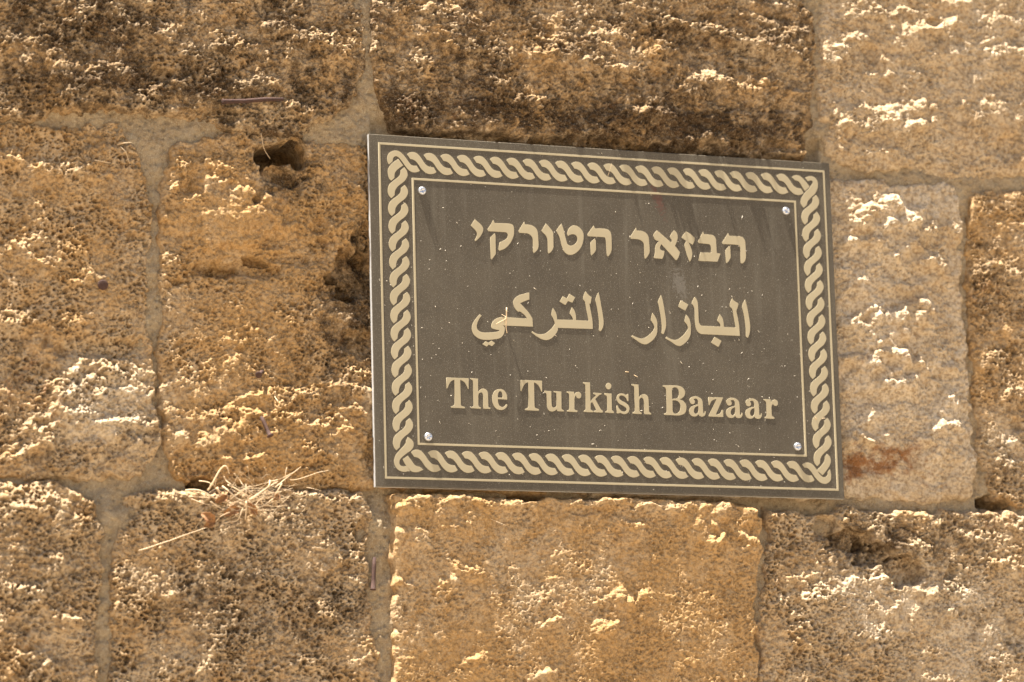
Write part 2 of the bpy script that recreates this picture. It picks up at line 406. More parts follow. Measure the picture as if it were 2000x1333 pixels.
    [[(90.9, 26.9, 1), (92.7, 24.9, 0), (94, 21.7, 0), (94.4, 14.6, 0), (94.4, 6.1, 0), (95.1, -0.3, 0), (97.7, -2.6, 1), (118.3, -2.5, 1), (117.7, 0.6, 0), (114.7, 3.4, 1), (116, 6.6, 0), (117.9, 10.1, 1), (120.6, 6.8, 0), (121.7, 2.2, 0), (122, -2.7, 1), (135.1, -2.8, 1), (133.9, 4.9, 0), (132.1, 16.3, 1), (129.4, 18.6, 1), (130.1, 22.6, 0), (132.6, 27.5, 1), (134, 25.3, 0), (139.3, 22.3, 1), (138, 17.9, 0), (136.5, 14.4, 1), (138.2, 5.1, 0), (139, -1.3, 0), (139.4, -11.3, 1), (96.6, -11.1, 1), (92.9, -8.9, 0), (91.1, -5.5, 0), (90.2, 3, 0), (90.3, 11.6, 0), (89.7, 16.5, 0), (87.2, 20.1, 1), (88.9, 23.6, 0)]],
    [[(111.4, -13.4, 1), (118.8, -17.1, 1), (115.1, -23.7, 1), (106.9, -19.4, 1)]],
    [[(146.8, 26.6, 1), (147.8, 23.4, 0), (149.7, 13.4, 0), (151.1, 2.8, 0), (151.1, -3.7, 0), (149.8, -9.4, 0), (148.1, -12.9, 1), (145.9, -11.8, 1), (146.2, -4.6, 0), (145.2, 8.2, 0), (143, 18.9, 1), (144.3, 22.5, 0)]],
    [[(-177.4, -65.7, 1), (-154.2, -65.6, 1), (-154.5, -76.3, 1), (-155.4, -76.1, 1), (-156.9, -72.4, 0), (-159.1, -69.4, 0), (-163.1, -67.4, 1), (-163, -91.5, 1), (-162.3, -93.3, 0), (-158.7, -94.4, 1), (-158.9, -95.7, 1), (-173.5, -95.5, 1), (-173.3, -94.3, 1), (-170.6, -93.3, 0), (-169.4, -91.8, 1), (-169.2, -67.5, 1), (-172.5, -69.3, 0), (-174.8, -72.4, 0), (-176.5, -76.4, 1), (-177.7, -76.5, 1)]],
    [[(-152.3, -65.5, 1), (-144.5, -65.6, 1), (-144.7, -79, 1), (-142.3, -76.5, 0), (-139.7, -75.4, 0), (-136.8, -76, 0), (-135, -78, 0), (-134.5, -80.8, 0), (-134.4, -92.4, 1), (-134.1, -93.6, 1), (-132.2, -94.2, 1), (-132.4, -95.5, 1), (-139.9, -95.3, 1), (-139.6, -82.2, 0), (-140.2, -80.1, 0), (-141.7, -79.2, 0), (-143.7, -80.2, 0), (-144.6, -82.4, 1), (-144.8, -92.1, 1), (-144, -93.5, 1), (-142.1, -94.2, 1), (-142.5, -95.5, 1), (-152.4, -95.3, 1), (-152.1, -94.1, 1), (-150.1, -93.2, 0), (-149.8, -91.7, 1), (-149.8, -68.2, 1), (-150.4, -67.3, 0), (-152.2, -66.6, 1)]],
    [[(-114.4, -85.5, 1), (-124.2, -85.3, 1), (-124, -89, 0), (-122.5, -92, 0), (-119.6, -93.1, 0), (-117.3, -92.1, 0), (-115.7, -90.1, 1), (-114.3, -90.5, 1), (-115.1, -92.7, 0), (-117.8, -95.2, 0), (-121.6, -96.1, 0), (-126.1, -94.9, 0), (-129.2, -91, 0), (-130.2, -85.5, 0), (-129.3, -80.6, 0), (-126.6, -76.8, 0), (-122.4, -75.3, 0), (-117.9, -76.2, 0), (-115.1, -79.8, 0)], [(-124.2, -83.6, 1), (-123.8, -79.8, 0), (-122.1, -77.4, 0), (-120.2, -78.1, 0), (-119.4, -80.9, 0), (-119.5, -83.8, 1)]],
    [[(-100.2, -65.3, 1), (-77.1, -65.3, 1), (-77.3, -76.2, 1), (-78.4, -76.1, 1), (-79.9, -72.1, 0), (-82.4, -68.8, 0), (-85.7, -67.3, 1), (-85.8, -91.4, 1), (-84.9, -92.9, 0), (-81.2, -94, 1), (-81.6, -95.6, 1), (-96.1, -95.4, 1), (-95.9, -94.1, 1), (-93.1, -92.9, 0), (-92.3, -91.3, 1), (-91.9, -67.3, 1), (-95, -68.9, 0), (-97.4, -72.1, 0), (-99.1, -76.4, 1), (-100.3, -76.2, 1)]],
    [[(-75.1, -75.3, 1), (-67.6, -75.4, 1), (-67.6, -88.9, 0), (-66.8, -91.4, 0), (-65.2, -91.9, 0), (-63.2, -90.9, 0), (-62.5, -89.4, 1), (-62.4, -77, 1), (-65, -76.5, 1), (-65, -75.4, 1), (-57, -75.4, 1), (-57.3, -92.3, 1), (-56.4, -93.6, 1), (-54.7, -94.4, 1), (-55, -95.4, 1), (-62, -95.3, 1), (-62.1, -93.4, 1), (-64.6, -95, 0), (-67.3, -95.8, 0), (-70.2, -95.2, 0), (-72.1, -93.1, 0), (-72.6, -89.7, 1), (-72.9, -78, 1), (-74.8, -76.9, 1)]],
    [[(-51.2, -75.2, 1), (-43.5, -75.2, 1), (-43.4, -78.8, 1), (-42.1, -76.5, 0), (-40, -75.3, 0), (-37.6, -75.5, 0), (-35.9, -77.5, 0), (-36, -80, 0), (-37.5, -81.5, 0), (-39.6, -81.5, 0), (-41.1, -80.5, 0), (-41.2, -78.8, 1), (-42.2, -79.4, 0), (-43.2, -82.2, 1), (-43.6, -92.4, 1), (-43, -93.3, 1), (-40.3, -94, 1), (-40.7, -95.5, 1), (-51.7, -95.3, 1), (-51.4, -94.1, 1), (-49.6, -93.5, 0), (-48.8, -92.1, 1), (-48.9, -77.6, 1), (-49.7, -76.8, 0), (-51.3, -76.3, 1)]],
    [[(-33.4, -65.2, 1), (-26.1, -65.2, 1), (-26.3, -84.2, 1), (-20.2, -77.8, 1), (-22.9, -76.7, 1), (-22.7, -75.4, 1), (-14, -75.6, 1), (-14.2, -76.8, 1), (-16.6, -77.6, 0), (-21, -81.8, 1), (-15.3, -92.1, 1), (-13.2, -93.4, 1), (-13.3, -95.1, 1), (-23.1, -95.1, 1), (-22.9, -93.7, 1), (-21.1, -93.4, 1), (-20.4, -92.5, 1), (-24.4, -84.7, 1), (-26.2, -86.5, 1), (-26.3, -92.4, 1), (-23.8, -93.8, 1), (-23.9, -95.2, 1), (-33.6, -95.1, 1), (-33.5, -93.7, 1), (-31.7, -92.9, 1), (-31.5, -92, 1), (-31.3, -67.6, 1), (-33.4, -66.3, 1)]],
    [[(-11, -75.4, 1), (-3.4, -75.6, 1), (-3.5, -92, 1), (-1.4, -93.9, 1), (-1.6, -95.3, 1), (-10.7, -95, 1), (-10.8, -94.1, 1), (-8.7, -93, 1), (-8.5, -92.1, 1), (-8.5, -78.2, 1), (-11, -76.9, 1)]],
    [[(-6.2, -64.9, 0), (-4.1, -65.8, 0), (-3.2, -68.1, 0), (-4.3, -70.4, 0), (-6.4, -71.5, 0), (-8.5, -70.5, 0), (-9.4, -68.3, 0), (-8.3, -66, 0)]],
    [[(14.8, -75.4, 1), (14.7, -82.6, 1), (13.4, -82.6, 1), (11.8, -79.2, 0), (8.8, -77.3, 0), (6.4, -77.2, 0), (4.8, -78.6, 0), (5.1, -80.6, 0), (7.4, -82.5, 0), (11.6, -84.6, 0), (14.5, -87.1, 0), (15.5, -89.9, 0), (14.3, -93.7, 0), (11.8, -95.4, 0), (8.8, -95.8, 0), (5.5, -94.8, 1), (2.7, -95.5, 1), (1.5, -95.4, 1), (1.7, -87.5, 1), (2.9, -87.4, 1), (4.1, -90.3, 0), (6.8, -92.8, 0), (9.5, -93.5, 0), (11.6, -92.6, 0), (12.3, -91.2, 0), (11.4, -89.2, 0), (8.5, -87.3, 0), (4.3, -85.2, 0), (2.3, -82.4, 0), (2, -79.6, 0), (3.4, -76.7, 0), (6.5, -75.2, 0), (9.5, -75.4, 0), (12.5, -76.6, 1), (13.8, -75.4, 1)]],
    [[(18.7, -65.3, 1), (26.3, -65.4, 1), (26.1, -78.7, 1), (28.3, -76.1, 0), (31.4, -75, 0), (34.1, -75.6, 0), (35.9, -77.5, 0), (36.4, -80.7, 0), (36.5, -92.1, 1), (37.1, -93.3, 1), (38.9, -94, 1), (38.6, -95.4, 1), (31.2, -95.2, 1), (31.2, -94, 1), (31.2, -82, 0), (30.6, -79.7, 0), (29.2, -78.6, 0), (27.6, -79.2, 0), (26.3, -81.3, 1), (26.2, -91.8, 1), (26.8, -93.2, 1), (28.6, -94, 1), (28.4, -95.3, 1), (18.6, -95.1, 1), (18.9, -93.7, 1), (20.7, -93, 0), (21.2, -91.7, 1), (21.3, -68, 1), (20.7, -67.2, 0), (18.6, -66.5, 1)]],
    [[(52.4, -65.3, 1), (68.4, -65.1, 0), (73.4, -66.4, 0), (76.2, -69.7, 0), (76.3, -73.4, 0), (74.5, -76.5, 0), (70, -79, 1), (74.3, -80.6, 0), (77.1, -84.2, 0), (77.3, -88.3, 0), (75.7, -92.4, 0), (72.3, -94.5, 0), (68, -95.4, 1), (52.8, -95.3, 1), (52.7, -94, 1), (55, -93.1, 0), (55.8, -91, 1), (55.9, -69.4, 1), (54.9, -67.4, 0), (52.4, -66.4, 1)], [(62.2, -69.5, 1), (63.6, -67.4, 0), (66.2, -66.8, 0), (68.7, -68.2, 0), (69.6, -71.3, 0), (69.5, -75, 0), (67.6, -77.8, 0), (62.1, -78.8, 1)], [(62.4, -80.3, 1), (66.4, -80.2, 0), (69.6, -82.1, 0), (70.9, -85.8, 0), (70.3, -89.9, 0), (68.4, -92.6, 0), (65.1, -93.8, 0), (63, -92.8, 0), (62.2, -90.5, 1)]],
    [[(80.9, -79.3, 0), (82.5, -76.9, 0), (85.5, -75.5, 0), (89.1, -75.3, 0), (92.7, -76.6, 0), (94.8, -78.9, 0), (95.4, -82.2, 1), (95.6, -91.1, 1), (96.1, -92.4, 0), (97.1, -91.7, 0), (97.3, -90, 1), (98.4, -90.3, 1), (98, -93, 0), (96.3, -95.1, 0), (93.4, -95.7, 0), (91.2, -94.9, 0), (90.2, -93.4, 1), (87.9, -95.4, 0), (84.6, -95.8, 0), (81.4, -94.2, 0), (80.3, -91.2, 0), (81.3, -87.5, 0), (84.3, -85.3, 0), (90.2, -83.4, 1), (90.2, -79.7, 0), (89, -77.7, 0), (86.8, -77.6, 0), (85.7, -78.5, 1), (86.9, -80.2, 0), (86.5, -82.2, 0), (84.4, -83.3, 0), (82.3, -82.7, 0)], [(90.4, -84.8, 1), (87.2, -86.3, 0), (85.7, -88.7, 0), (85.5, -91.4, 0), (86.9, -93, 0), (88.8, -92.6, 0), (90.2, -90.9, 1)]],
    [[(101.7, -75.6, 1), (118.2, -75.3, 1), (109.2, -93.3, 1), (113.3, -92.2, 0), (115.2, -90.4, 0), (116, -88.2, 1), (117.7, -88.3, 1), (117.5, -95.4, 1), (101.4, -95.3, 1), (101.5, -94.3, 1), (110.6, -77.3, 1), (107.3, -78.1, 0), (104.6, -80.2, 0), (103, -83.7, 1), (101.7, -83.5, 1)]],
    [[(121.3, -79.5, 0), (122.9, -77, 0), (125.9, -75.6, 0), (129.6, -75.4, 0), (133.2, -76.7, 0), (135.3, -79, 0), (135.9, -82.4, 1), (136.1, -91.2, 1), (136.6, -92.6, 0), (137.6, -91.9, 0), (137.8, -90.2, 1), (138.9, -90.5, 1), (138.5, -93.2, 0), (136.8, -95.3, 0), (133.9, -95.9, 0), (131.7, -95.1, 0), (130.7, -93.6, 1), (128.4, -95.6, 0), (125, -96, 0), (121.8, -94.4, 0), (120.7, -91.4, 0), (121.7, -87.6, 0), (124.8, -85.5, 0), (130.7, -83.6, 1), (130.7, -79.8, 0), (129.5, -77.8, 0), (127.3, -77.8, 0), (126.1, -78.6, 1), (127.3, -80.3, 0), (126.9, -82.3, 0), (124.8, -83.4, 0), (122.7, -82.8, 0)], [(130.9, -84.9, 1), (127.7, -86.4, 0), (126.1, -88.8, 0), (126, -91.6, 0), (127.4, -93.2, 0), (129.2, -92.8, 0), (130.6, -91.1, 1)]],
    [[(142.7, -79.5, 0), (144.2, -77, 0), (147.3, -75.6, 0), (151, -75.4, 0), (154.6, -76.7, 0), (156.7, -79, 0), (157.3, -82.4, 1), (157.5, -91.3, 1), (158, -92.6, 0), (158.9, -91.9, 0), (159.2, -90.2, 1), (160.3, -90.5, 1), (159.9, -93.3, 0), (158.2, -95.4, 0), (155.2, -96, 0), (153, -95.2, 0), (152, -93.6, 1), (149.7, -95.6, 0), (146.4, -96.1, 0), (143.1, -94.5, 0), (142, -91.4, 0), (143, -87.7, 0), (146.1, -85.5, 0), (152.1, -83.6, 1), (152, -79.9, 0), (150.9, -77.8, 0), (148.6, -77.8, 0), (147.5, -78.6, 1), (148.7, -80.3, 0), (148.3, -82.4, 0), (146.2, -83.5, 0), (144, -82.9, 0)], [(152.2, -85, 1), (149, -86.4, 0), (147.4, -88.9, 0), (147.3, -91.6, 0), (148.7, -93.3, 0), (150.6, -92.9, 0), (152, -91.1, 1)]],
    [[(162.9, -75.5, 1), (170.7, -75.6, 1), (170.8, -79, 1), (172.5, -76.6, 0), (175.2, -75.6, 0), (177.7, -76.4, 0), (178.7, -78.4, 0), (178.3, -80.8, 0), (176.3, -82, 0), (174.1, -81.6, 0), (173.5, -79.9, 1), (171.9, -81.4, 0), (171.2, -84.5, 1), (171.3, -91.7, 1), (172.1, -93, 1), (174.2, -94, 1), (173.9, -95.5, 1), (163.2, -95.3, 1), (163.4, -94, 1), (165.1, -93.2, 0), (165.7, -91.5, 1), (165.5, -78.5, 1), (164.3, -77.2, 0), (162.9, -76.5, 1)]],
]
LINK_ACROSS = [(-196, 157.8, 1), (-193.7, 159.5, 0), (-190.3, 160.3, 0), (-186.7, 159.7, 0), (-183.7, 157.5, 0), (-180.9, 154.1, 0), (-178.2, 150.1, 0), (-175.4, 147.4, 0), (-172.1, 146.2, 0), (-168.6, 146, 1), (-165.7, 141.3, 1), (-168.3, 139.8, 0), (-172.3, 138.9, 0), (-176.2, 139.7, 0), (-179.2, 141.7, 0), (-182.3, 144.9, 0), (-185, 148.9, 0), (-187.5, 151.5, 0), (-190, 152.7, 0), (-192.8, 153.1, 1)]
LINK_UPRIGHT = [(-215.7, 143.2, 1), (-213.8, 140.9, 0), (-212.6, 138.2, 0), (-212.5, 135, 0), (-214, 131.6, 0), (-216.3, 128.8, 0), (-220.3, 125.6, 0), (-223.7, 122.4, 0), (-225.7, 119, 0), (-226.4, 114.3, 1), (-229.8, 111.1, 1), (-232.2, 113.7, 0), (-233.3, 116.9, 0), (-233.2, 120.2, 0), (-232, 124.1, 0), (-229.2, 127.5, 0), (-225.8, 130.1, 0), (-222.4, 132.8, 0), (-220.3, 135.6, 0), (-219.7, 140, 1)]
CORNER_LINKS = [
    [(-232.1, 145.3, 1), (-233.6, 148.4, 0), (-233.7, 152.3, 0), (-232.2, 156.2, 0), (-229.1, 158.8, 0), (-225.1, 160, 0), (-221.2, 159.3, 0), (-217.9, 157, 0), (-214.6, 153.4, 0), (-211.9, 149.7, 0), (-209.2, 146.6, 0), (-206.4, 145.7, 0), (-203.3, 145.9, 1), (-200, 140.9, 1), (-203.2, 139.3, 0), (-206.6, 138.9, 0), (-209.9, 139.8, 0), (-213.2, 142.6, 0), (-216.5, 146.7, 0), (-219.2, 150.4, 0), (-221.9, 153.2, 0), (-224.1, 154.2, 0), (-226.1, 153.8, 0), (-227.8, 151.5, 0), (-228.2, 148.8, 1)],
    [(-222.2, 151.6, 1), (-217.3, 145.3, 1), (-221, 142.7, 0), (-224.4, 139.7, 0), (-226.2, 136.9, 0), (-226.6, 132.3, 1), (-230, 129.1, 1), (-232.4, 131.6, 0), (-233.3, 135.4, 0), (-233.4, 139.2, 0), (-232.2, 142.5, 0), (-229.3, 146.5, 0), (-225.4, 149.5, 0)],
    [(220.5, 158.3, 1), (226.4, 160.3, 0), (231.4, 159, 0), (234.2, 155.1, 0), (234.3, 149, 0), (231.4, 142.7, 0), (225.3, 136.9, 0), (222.2, 133.4, 0), (220.8, 129.2, 1), (217.1, 126.3, 1), (214.1, 130.9, 0), (215.1, 136.4, 0), (219.7, 142.7, 0), (225.9, 149.2, 0), (228.7, 153.4, 0), (228.4, 155.4, 0), (226.2, 155.7, 0), (223.2, 154.7, 1)],
    [(205.2, 158.1, 1), (209.7, 160.4, 0), (214.7, 159.6, 0), (218.9, 156.2, 0), (225.1, 149.1, 1), (219.4, 144, 1), (215.7, 149.9, 0), (213, 153.8, 0), (208.7, 154.9, 1)],
    [(-218.6, -125.8, 1), (-213.4, -130, 0), (-212.9, -135, 0), (-215.6, -138.9, 0), (-220.3, -142.2, 0), (-226.3, -147.3, 0), (-227.6, -150.5, 0), (-227.1, -153.6, 0), (-223.8, -154.8, 0), (-220.5, -154.3, 1), (-217.4, -158.8, 1), (-222.6, -160.2, 0), (-228.5, -158.7, 0), (-232.3, -154.4, 0), (-233.1, -149.4, 0), (-230.7, -143.1, 0), (-225.4, -137.3, 0), (-221.4, -132.8, 0), (-220.4, -129.6, 1)],
    [(-224.3, -147.9, 1), (-219, -144.3, 1), (-215.2, -148.9, 0), (-212, -153.2, 0), (-206.8, -155, 1), (-203.2, -157.4, 1), (-209.5, -160.1, 0), (-215.4, -159.6, 0), (-219.3, -155.9, 0), (-222.4, -151.6, 0)],
    [(202.7, -141.3, 1), (207.8, -139.2, 0), (213.5, -140.3, 0), (218.3, -145.4, 0), (222.3, -151.2, 0), (226.5, -153.8, 0), (230.1, -152.3, 0), (231.1, -148.4, 1), (233.8, -145.4, 1), (234.8, -150.9, 0), (233.9, -156.8, 0), (229, -160.3, 0), (223.3, -159.7, 0), (217.1, -154.7, 0), (212.4, -148.2, 0), (209, -145, 0), (205.4, -144.5, 1)],
    [(231.2, -129.7, 1), (234.7, -133.2, 0), (234.8, -139.1, 0), (231.2, -145.1, 0), (225.1, -151.8, 1), (218.9, -146.7, 1), (224.2, -142, 0), (228, -137.3, 0), (228.5, -132.7, 1)],
]
OUTLINES = {  # stone faces in mm on the wall
    'A1': [(-930, 478), (-253, 547), (-256, 316), (-253, 285), (-255, 238), (-262, 219), (-289, 196), (-316, 175), (-373, 174), (-414, 184), (-466, 188), (-516, 191), (-566, 185), (-581, 172), (-689, 170), (-924, 160)],
    'A2': [(-239, 549), (241, 598), (231, 354), (240, 333), (240, 288), (235, 227), (225, 188), (158, 183), (44, 183), (-96, 182), (-172, 182), (-215, 188), (-233, 213), (-241, 254)],
    'A3': [(265, 600), (911, 666), (870, 181), (579, 179), (480, 181), (394, 170), (352, 182), (292, 173), (252, 184), (248, 272)],
    'B1': [(-924, 155), (-689, 160), (-601, 163), (-499, 169), (-487, 153), (-476, 125), (-472, 95), (-471, 45), (-474, -5), (-472, -55), (-468, -84), (-465, -134), (-481, -168), (-542, -171), (-586, -171), (-687, -170), (-918, -168)],
    'B2': [(-443, 152), (-404, 167), (-373, 171), (-363, 165), (-316, 167), (-258, 164), (-205, 165), (-24, 162), (-30, -173), (-159, -174), (-246, -172), (-337, -174), (-408, -173), (-443, -169), (-455, -143), (-460, -54), (-456, 16), (-458, 86), (-459, 111)],
    'B3': [(-8, 162), (268, 162), (315, 160), (400, 163), (406, 149), (402, 33), (404, -54), (407, -129), (402, -165), (345, -176), (286, -167), (251, -170), (-19, -174)],
    'B4': [(423, 156), (579, 173), (869, 175), (839, -190), (555, -180), (458, -174), (440, -174), (429, -156), (416, -129), (415, -75), (413, 7), (415, 100)],
    'C1': [(-918, -180), (-687, -180), (-586, -179), (-552, -185), (-533, -197), (-522, -221), (-522, -267), (-530, -310), (-526, -364), (-531, -513), (-912, -504)],
    'C2': [(-501, -198), (-468, -185), (-418, -186), (-337, -182), (-265, -183), (-257, -203), (-263, -238), (-259, -287), (-256, -327), (-249, -362), (-248, -517), (-512, -514), (-512, -324), (-506, -252)],
    'C3': [(-229, -186), (-197, -181), (-106, -186), (30, -181), (114, -182), (153, -189), (154, -230), (143, -292), (144, -361), (139, -521), (-238, -517), (-232, -297), (-234, -237)],
    'C4': [(170, -188), (204, -193), (221, -195), (251, -186), (320, -188), (403, -187), (555, -188), (838, -193), (809, -540), (147, -524), (154, -308), (165, -240)],
}
LEDGES = {
    'A1': [[(-596, 230), (-566, 227), (-546, 217), (-526, 219), (-502, 232)], [(-561, 200), (-551, 206), (-526, 214)], [(-576, 276), (-551, 270), (-526, 278)], [(-406, 213), (-373, 218), (-344, 223)], [(-351, 283), (-330, 279), (-309, 276), (-277, 267)], [(-330, 266), (-299, 266), (-262, 258)], [(-310, 236), (-283, 241)], [(-481, 205), (-450, 219), (-424, 222)], [(-606, 251), (-586, 248)], [(-465, 269), (-434, 264)], [(-403, 256), (-383, 260)], [(-501, 272), (-475, 276)], [(-331, 204), (-310, 200)]],
    'A2': [[(-218, 309), (-185, 314), (-158, 313)], [(-71, 274), (-43, 283), (-29, 275)], [(-14, 295), (31, 298)], [(-15, 265), (24, 265)], [(17, 240), (63, 240)], [(-95, 222), (-61, 227)], [(-6, 201), (16, 205)], [(-182, 232), (-165, 232)], [(71, 321), (106, 314), (134, 308), (169, 303), (227, 292)], [(75, 260), (132, 258), (175, 244)], [(75, 274), (121, 269), (161, 266)], [(73, 200), (112, 199), (135, 193)], [(170, 191), (222, 184)], [(-170, 275), (-132, 273)], [(-132, 246), (-105, 243)], [(181, 317), (228, 312)], [(119, 228), (159, 220)], [(184, 260), (231, 252)], [(65, 289), (93, 289)], [(-208, 262), (-186, 258)], [(39, 223), (73, 221)], [(-150, 205), (-117, 202)]],
    'A3': [[(295, 351), (325, 353)], [(288, 322), (301, 326)], [(258, 303), (278, 305)], [(254, 292), (269, 290)], [(335, 325), (351, 315)], [(340, 348), (359, 353)], [(405, 361), (426, 366)], [(356, 333), (391, 335), (409, 348)], [(303, 277), (331, 280)], [(358, 285), (376, 278), (399, 260)], [(253, 228), (271, 221), (319, 227), (343, 225), (387, 239)], [(321, 241), (344, 248), (381, 248)], [(442, 322), (459, 329)], [(445, 314), (490, 320)], [(444, 263), (464, 261)], [(417, 253), (430, 242)], [(258, 207), (282, 203)], [(305, 201), (329, 200)], [(454, 354), (491, 352)]],
    'B1': [[(-586, 129), (-551, 125), (-521, 133)], [(-596, 39), (-574, 35)], [(-542, 19), (-517, 24)], [(-568, -82), (-542, -65), (-517, -62), (-487, -55), (-469, -68)], [(-554, -90), (-497, -87), (-466, -82)], [(-556, -107), (-527, -114), (-493, -117), (-467, -117)], [(-597, -124), (-576, -118), (-566, -137)], [(-508, -133), (-487, -132)], [(-603, -144), (-569, -140)], [(-615, -156), (-600, -152)], [(-582, -38), (-570, -44)], [(-615, 53), (-596, 49)], [(-541, 142), (-511, 149)], [(-572, -156), (-542, -158)], [(-511, 103), (-486, 100)], [(-616, 137), (-596, 133)]],
    'B2': [[(-458, 106), (-443, 130), (-432, 142)], [(-415, 143), (-407, 149), (-394, 135)], [(-389, 168), (-370, 170)], [(-353, 114), (-327, 119), (-296, 117), (-263, 124)], [(-275, 132), (-247, 120)], [(-291, 84), (-270, 91), (-248, 89)], [(-454, 51), (-438, 37)], [(-377, -86), (-356, -83), (-340, -90)], [(-428, -139), (-402, -128), (-367, -126), (-340, -120)], [(-377, -102), (-336, -106), (-304, -115)], [(-294, -69), (-273, -74), (-249, -83)], [(-294, -94), (-263, -97), (-250, -103)], [(-274, -124), (-250, -122)], [(-423, -126), (-396, -120)], [(-445, -129), (-432, -134)], [(-326, -163), (-290, -159), (-253, -169)], [(-407, -102), (-382, -99)], [(-335, -80), (-305, -84)], [(-398, -147), (-357, -143)], [(-321, -134), (-290, -139)], [(-453, -104), (-433, -108)]],
    'B3': [[(279, 123), (302, 135), (328, 145), (357, 132)], [(313, 116), (356, 124)], [(270, 95), (302, 102)], [(360, 113), (398, 121)], [(319, 89), (348, 97), (378, 78)], [(347, 79), (378, 87)], [(257, 69), (288, 61)], [(319, 21), (344, 36), (363, 32)], [(260, 10), (297, 23)], [(301, -7), (328, 3)], [(258, -28), (325, -17)], [(335, -18), (354, -35)], [(379, -17), (387, -33)], [(381, -60), (394, -66)], [(348, -105), (367, -91), (392, -93)], [(277, -102), (292, -80)], [(304, -53), (335, -45)], [(262, 49), (292, 48)], [(266, -107), (289, -111)], [(339, 52), (357, 51)]],
    'B4': [[(444, -60), (466, -52)], [(444, -107), (466, -98)], [(425, -20), (449, -22)], [(437, 79), (467, 78)], [(437, -128), (464, -130)]],
    'C1': [[(-625, -184), (-586, -189), (-556, -196)], [(-601, -201), (-567, -205), (-541, -215)], [(-581, -248), (-562, -250)], [(-605, -277), (-581, -282)], [(-567, -301), (-543, -305)], [(-601, -339), (-567, -344)]],
    'C2': [[(-467, -186), (-437, -187)], [(-316, -182), (-295, -187)], [(-299, -228), (-286, -239)], [(-398, -201), (-358, -205)], [(-313, -293), (-298, -298)], [(-273, -322), (-260, -328)], [(-474, -275), (-454, -280)], [(-379, -259), (-348, -264)], [(-455, -343), (-420, -347)], [(-339, -342), (-309, -339)], [(-297, -258), (-271, -263)]],
    'C3': [[(-230, -192), (-212, -182), (-199, -184)], [(-181, -181), (-160, -183), (-137, -188)], [(-118, -186), (-101, -182), (-89, -187)], [(-48, -187), (-19, -180), (15, -179), (42, -186)], [(-9, -203), (25, -205)], [(-230, -218), (-202, -215)], [(-177, -210), (-159, -206)], [(-168, -249), (-150, -254)], [(-231, -263), (-219, -270)], [(-189, -272), (-177, -266)], [(-88, -276), (-75, -272)], [(-18, -280), (0, -274)], [(9, -280), (25, -273)], [(-83, -309), (-66, -302)], [(-25, -308), (-6, -305)], [(101, -186), (131, -181), (154, -189)], [(85, -204), (100, -205)], [(101, -222), (114, -218)], [(135, -215), (149, -220)], [(58, -183), (91, -185)], [(-164, -341), (-148, -338)], [(-90, -353), (-74, -350)]],
    'C4': [[(249, -193), (260, -186)], [(294, -217), (319, -220), (343, -221)], [(225, -224), (235, -229)], [(333, -262), (363, -263), (385, -268)], [(287, -255), (301, -253)], [(337, -188), (357, -195)], [(445, -198), (462, -200)], [(170, -190), (198, -186)], [(378, -205), (402, -210)], [(413, -231), (448, -236)], [(200, -276), (223, -279)]],
}
HOLLOWS = {
    'A1': [(-460, 223, 11, 7, 8), (-305, 179, 15, 7, 12), (-526, 215, 45, 16, -5), (-309, 260, 48, 21, -4), (-404, 186, 31, 6, 6)],
    'A2': [(-204, 179, 27, 7, 14), (-134, 181, 49, 7, 14), (-13, 182, 68, 8, 13), (129, 185, 52, 7, 12), (199, 192, 23, 5, 8), (-10, 271, 63, 17, -4), (143, 249, 70, 17, -4), (45, 210, 57, 11, -4), (-169, 291, 43, 16, -3)],
    'A3': [(307, 226, 54, 16, -4), (371, 309, 43, 28, -3), (312, 299, 9, 12, 5), (325, 268, 7, 6, 5), (386, 340, 10, 5, 6), (469, 209, 16, 13, 5)],
    'B1': [(-517, -106, 59, 42, -7), (-586, -135, 24, 14, -4), (-556, 51, 44, 30, -3), (-551, 126, 40, 15, -3), (-601, -60, 44, 29, 5), (-517, -47, 55, 11, 5), (-606, -133, 20, 29, 4)],
    'B2': [(-357, -133, 78, 30, -5), (-268, -93, 26, 30, -5), (-395, 87, 60, 35, -7), (-446, 132, 13, 18, -4), (-357, 150, 10, 9, 80), (-338, 154, 11, 10, 80), (-323, 154, 10, 10, 80), (-340, 131, 26, 9, 12), (-364, 104, 5, 5, 5), (-358, 140, 4, 4, 5), (-303, 84, 8, 9, 6), (-299, 68, 6, 7, 6), (-261, 37, 23, 23, 20), (-254, 66, 11, 21, 10), (-262, -32, 19, 11, 9), (-287, 23, 16, 10, 6), (-383, 35, 47, 8, 8), (-365, 46, 14, 4, 16), (-401, 34, 16, 4, 8), (-328, 50, 26, 6, 5), (-444, 21, 7, 3, 6), (-421, -174, 9, 6, 26), (-334, 42, 21, 4, 3), (-384, -46, 5, 4, 3)],
    'B3': [(325, 117, 48, 24, -4), (330, -2, 54, 33, -4), (373, -98, 24, 32, -3), (292, 50, 29, 27, -3), (361, 10, 18, 2, 2), (286, -69, 35, 7, 3), (350, 31, 16, 12, -3), (395, 88, 7, 22, 2)],
    'B4': [(431, -176, 12, 7, 26), (460, -90, 6, 7, 5), (429, 2, 19, 17, 3)],
    'C1': [(-586, -272, 9, 5, 4), (-601, -315, 12, 6, 4)],
    'C2': [(-498, -203, 15, 13, 9), (-378, -225, 4, 3, 5), (-464, -302, 10, 13, 4), (-265, -218, 6, 10, 8)],
    'C3': [(-90, -180, 11, 4, 18), (-225, -291, 3, 4, 4), (-36, -193, 22, 5, 3)],
    'C4': [(245, -291, 64, 42, -5), (231, -205, 14, 11, 13), (258, -218, 21, 11, 15), (286, -230, 22, 12, 16), (315, -247, 19, 14, 16), (370, -249, 8, 5, 6), (444, -305, 15, 21, 5), (203, -338, 23, 11, 3)],
}
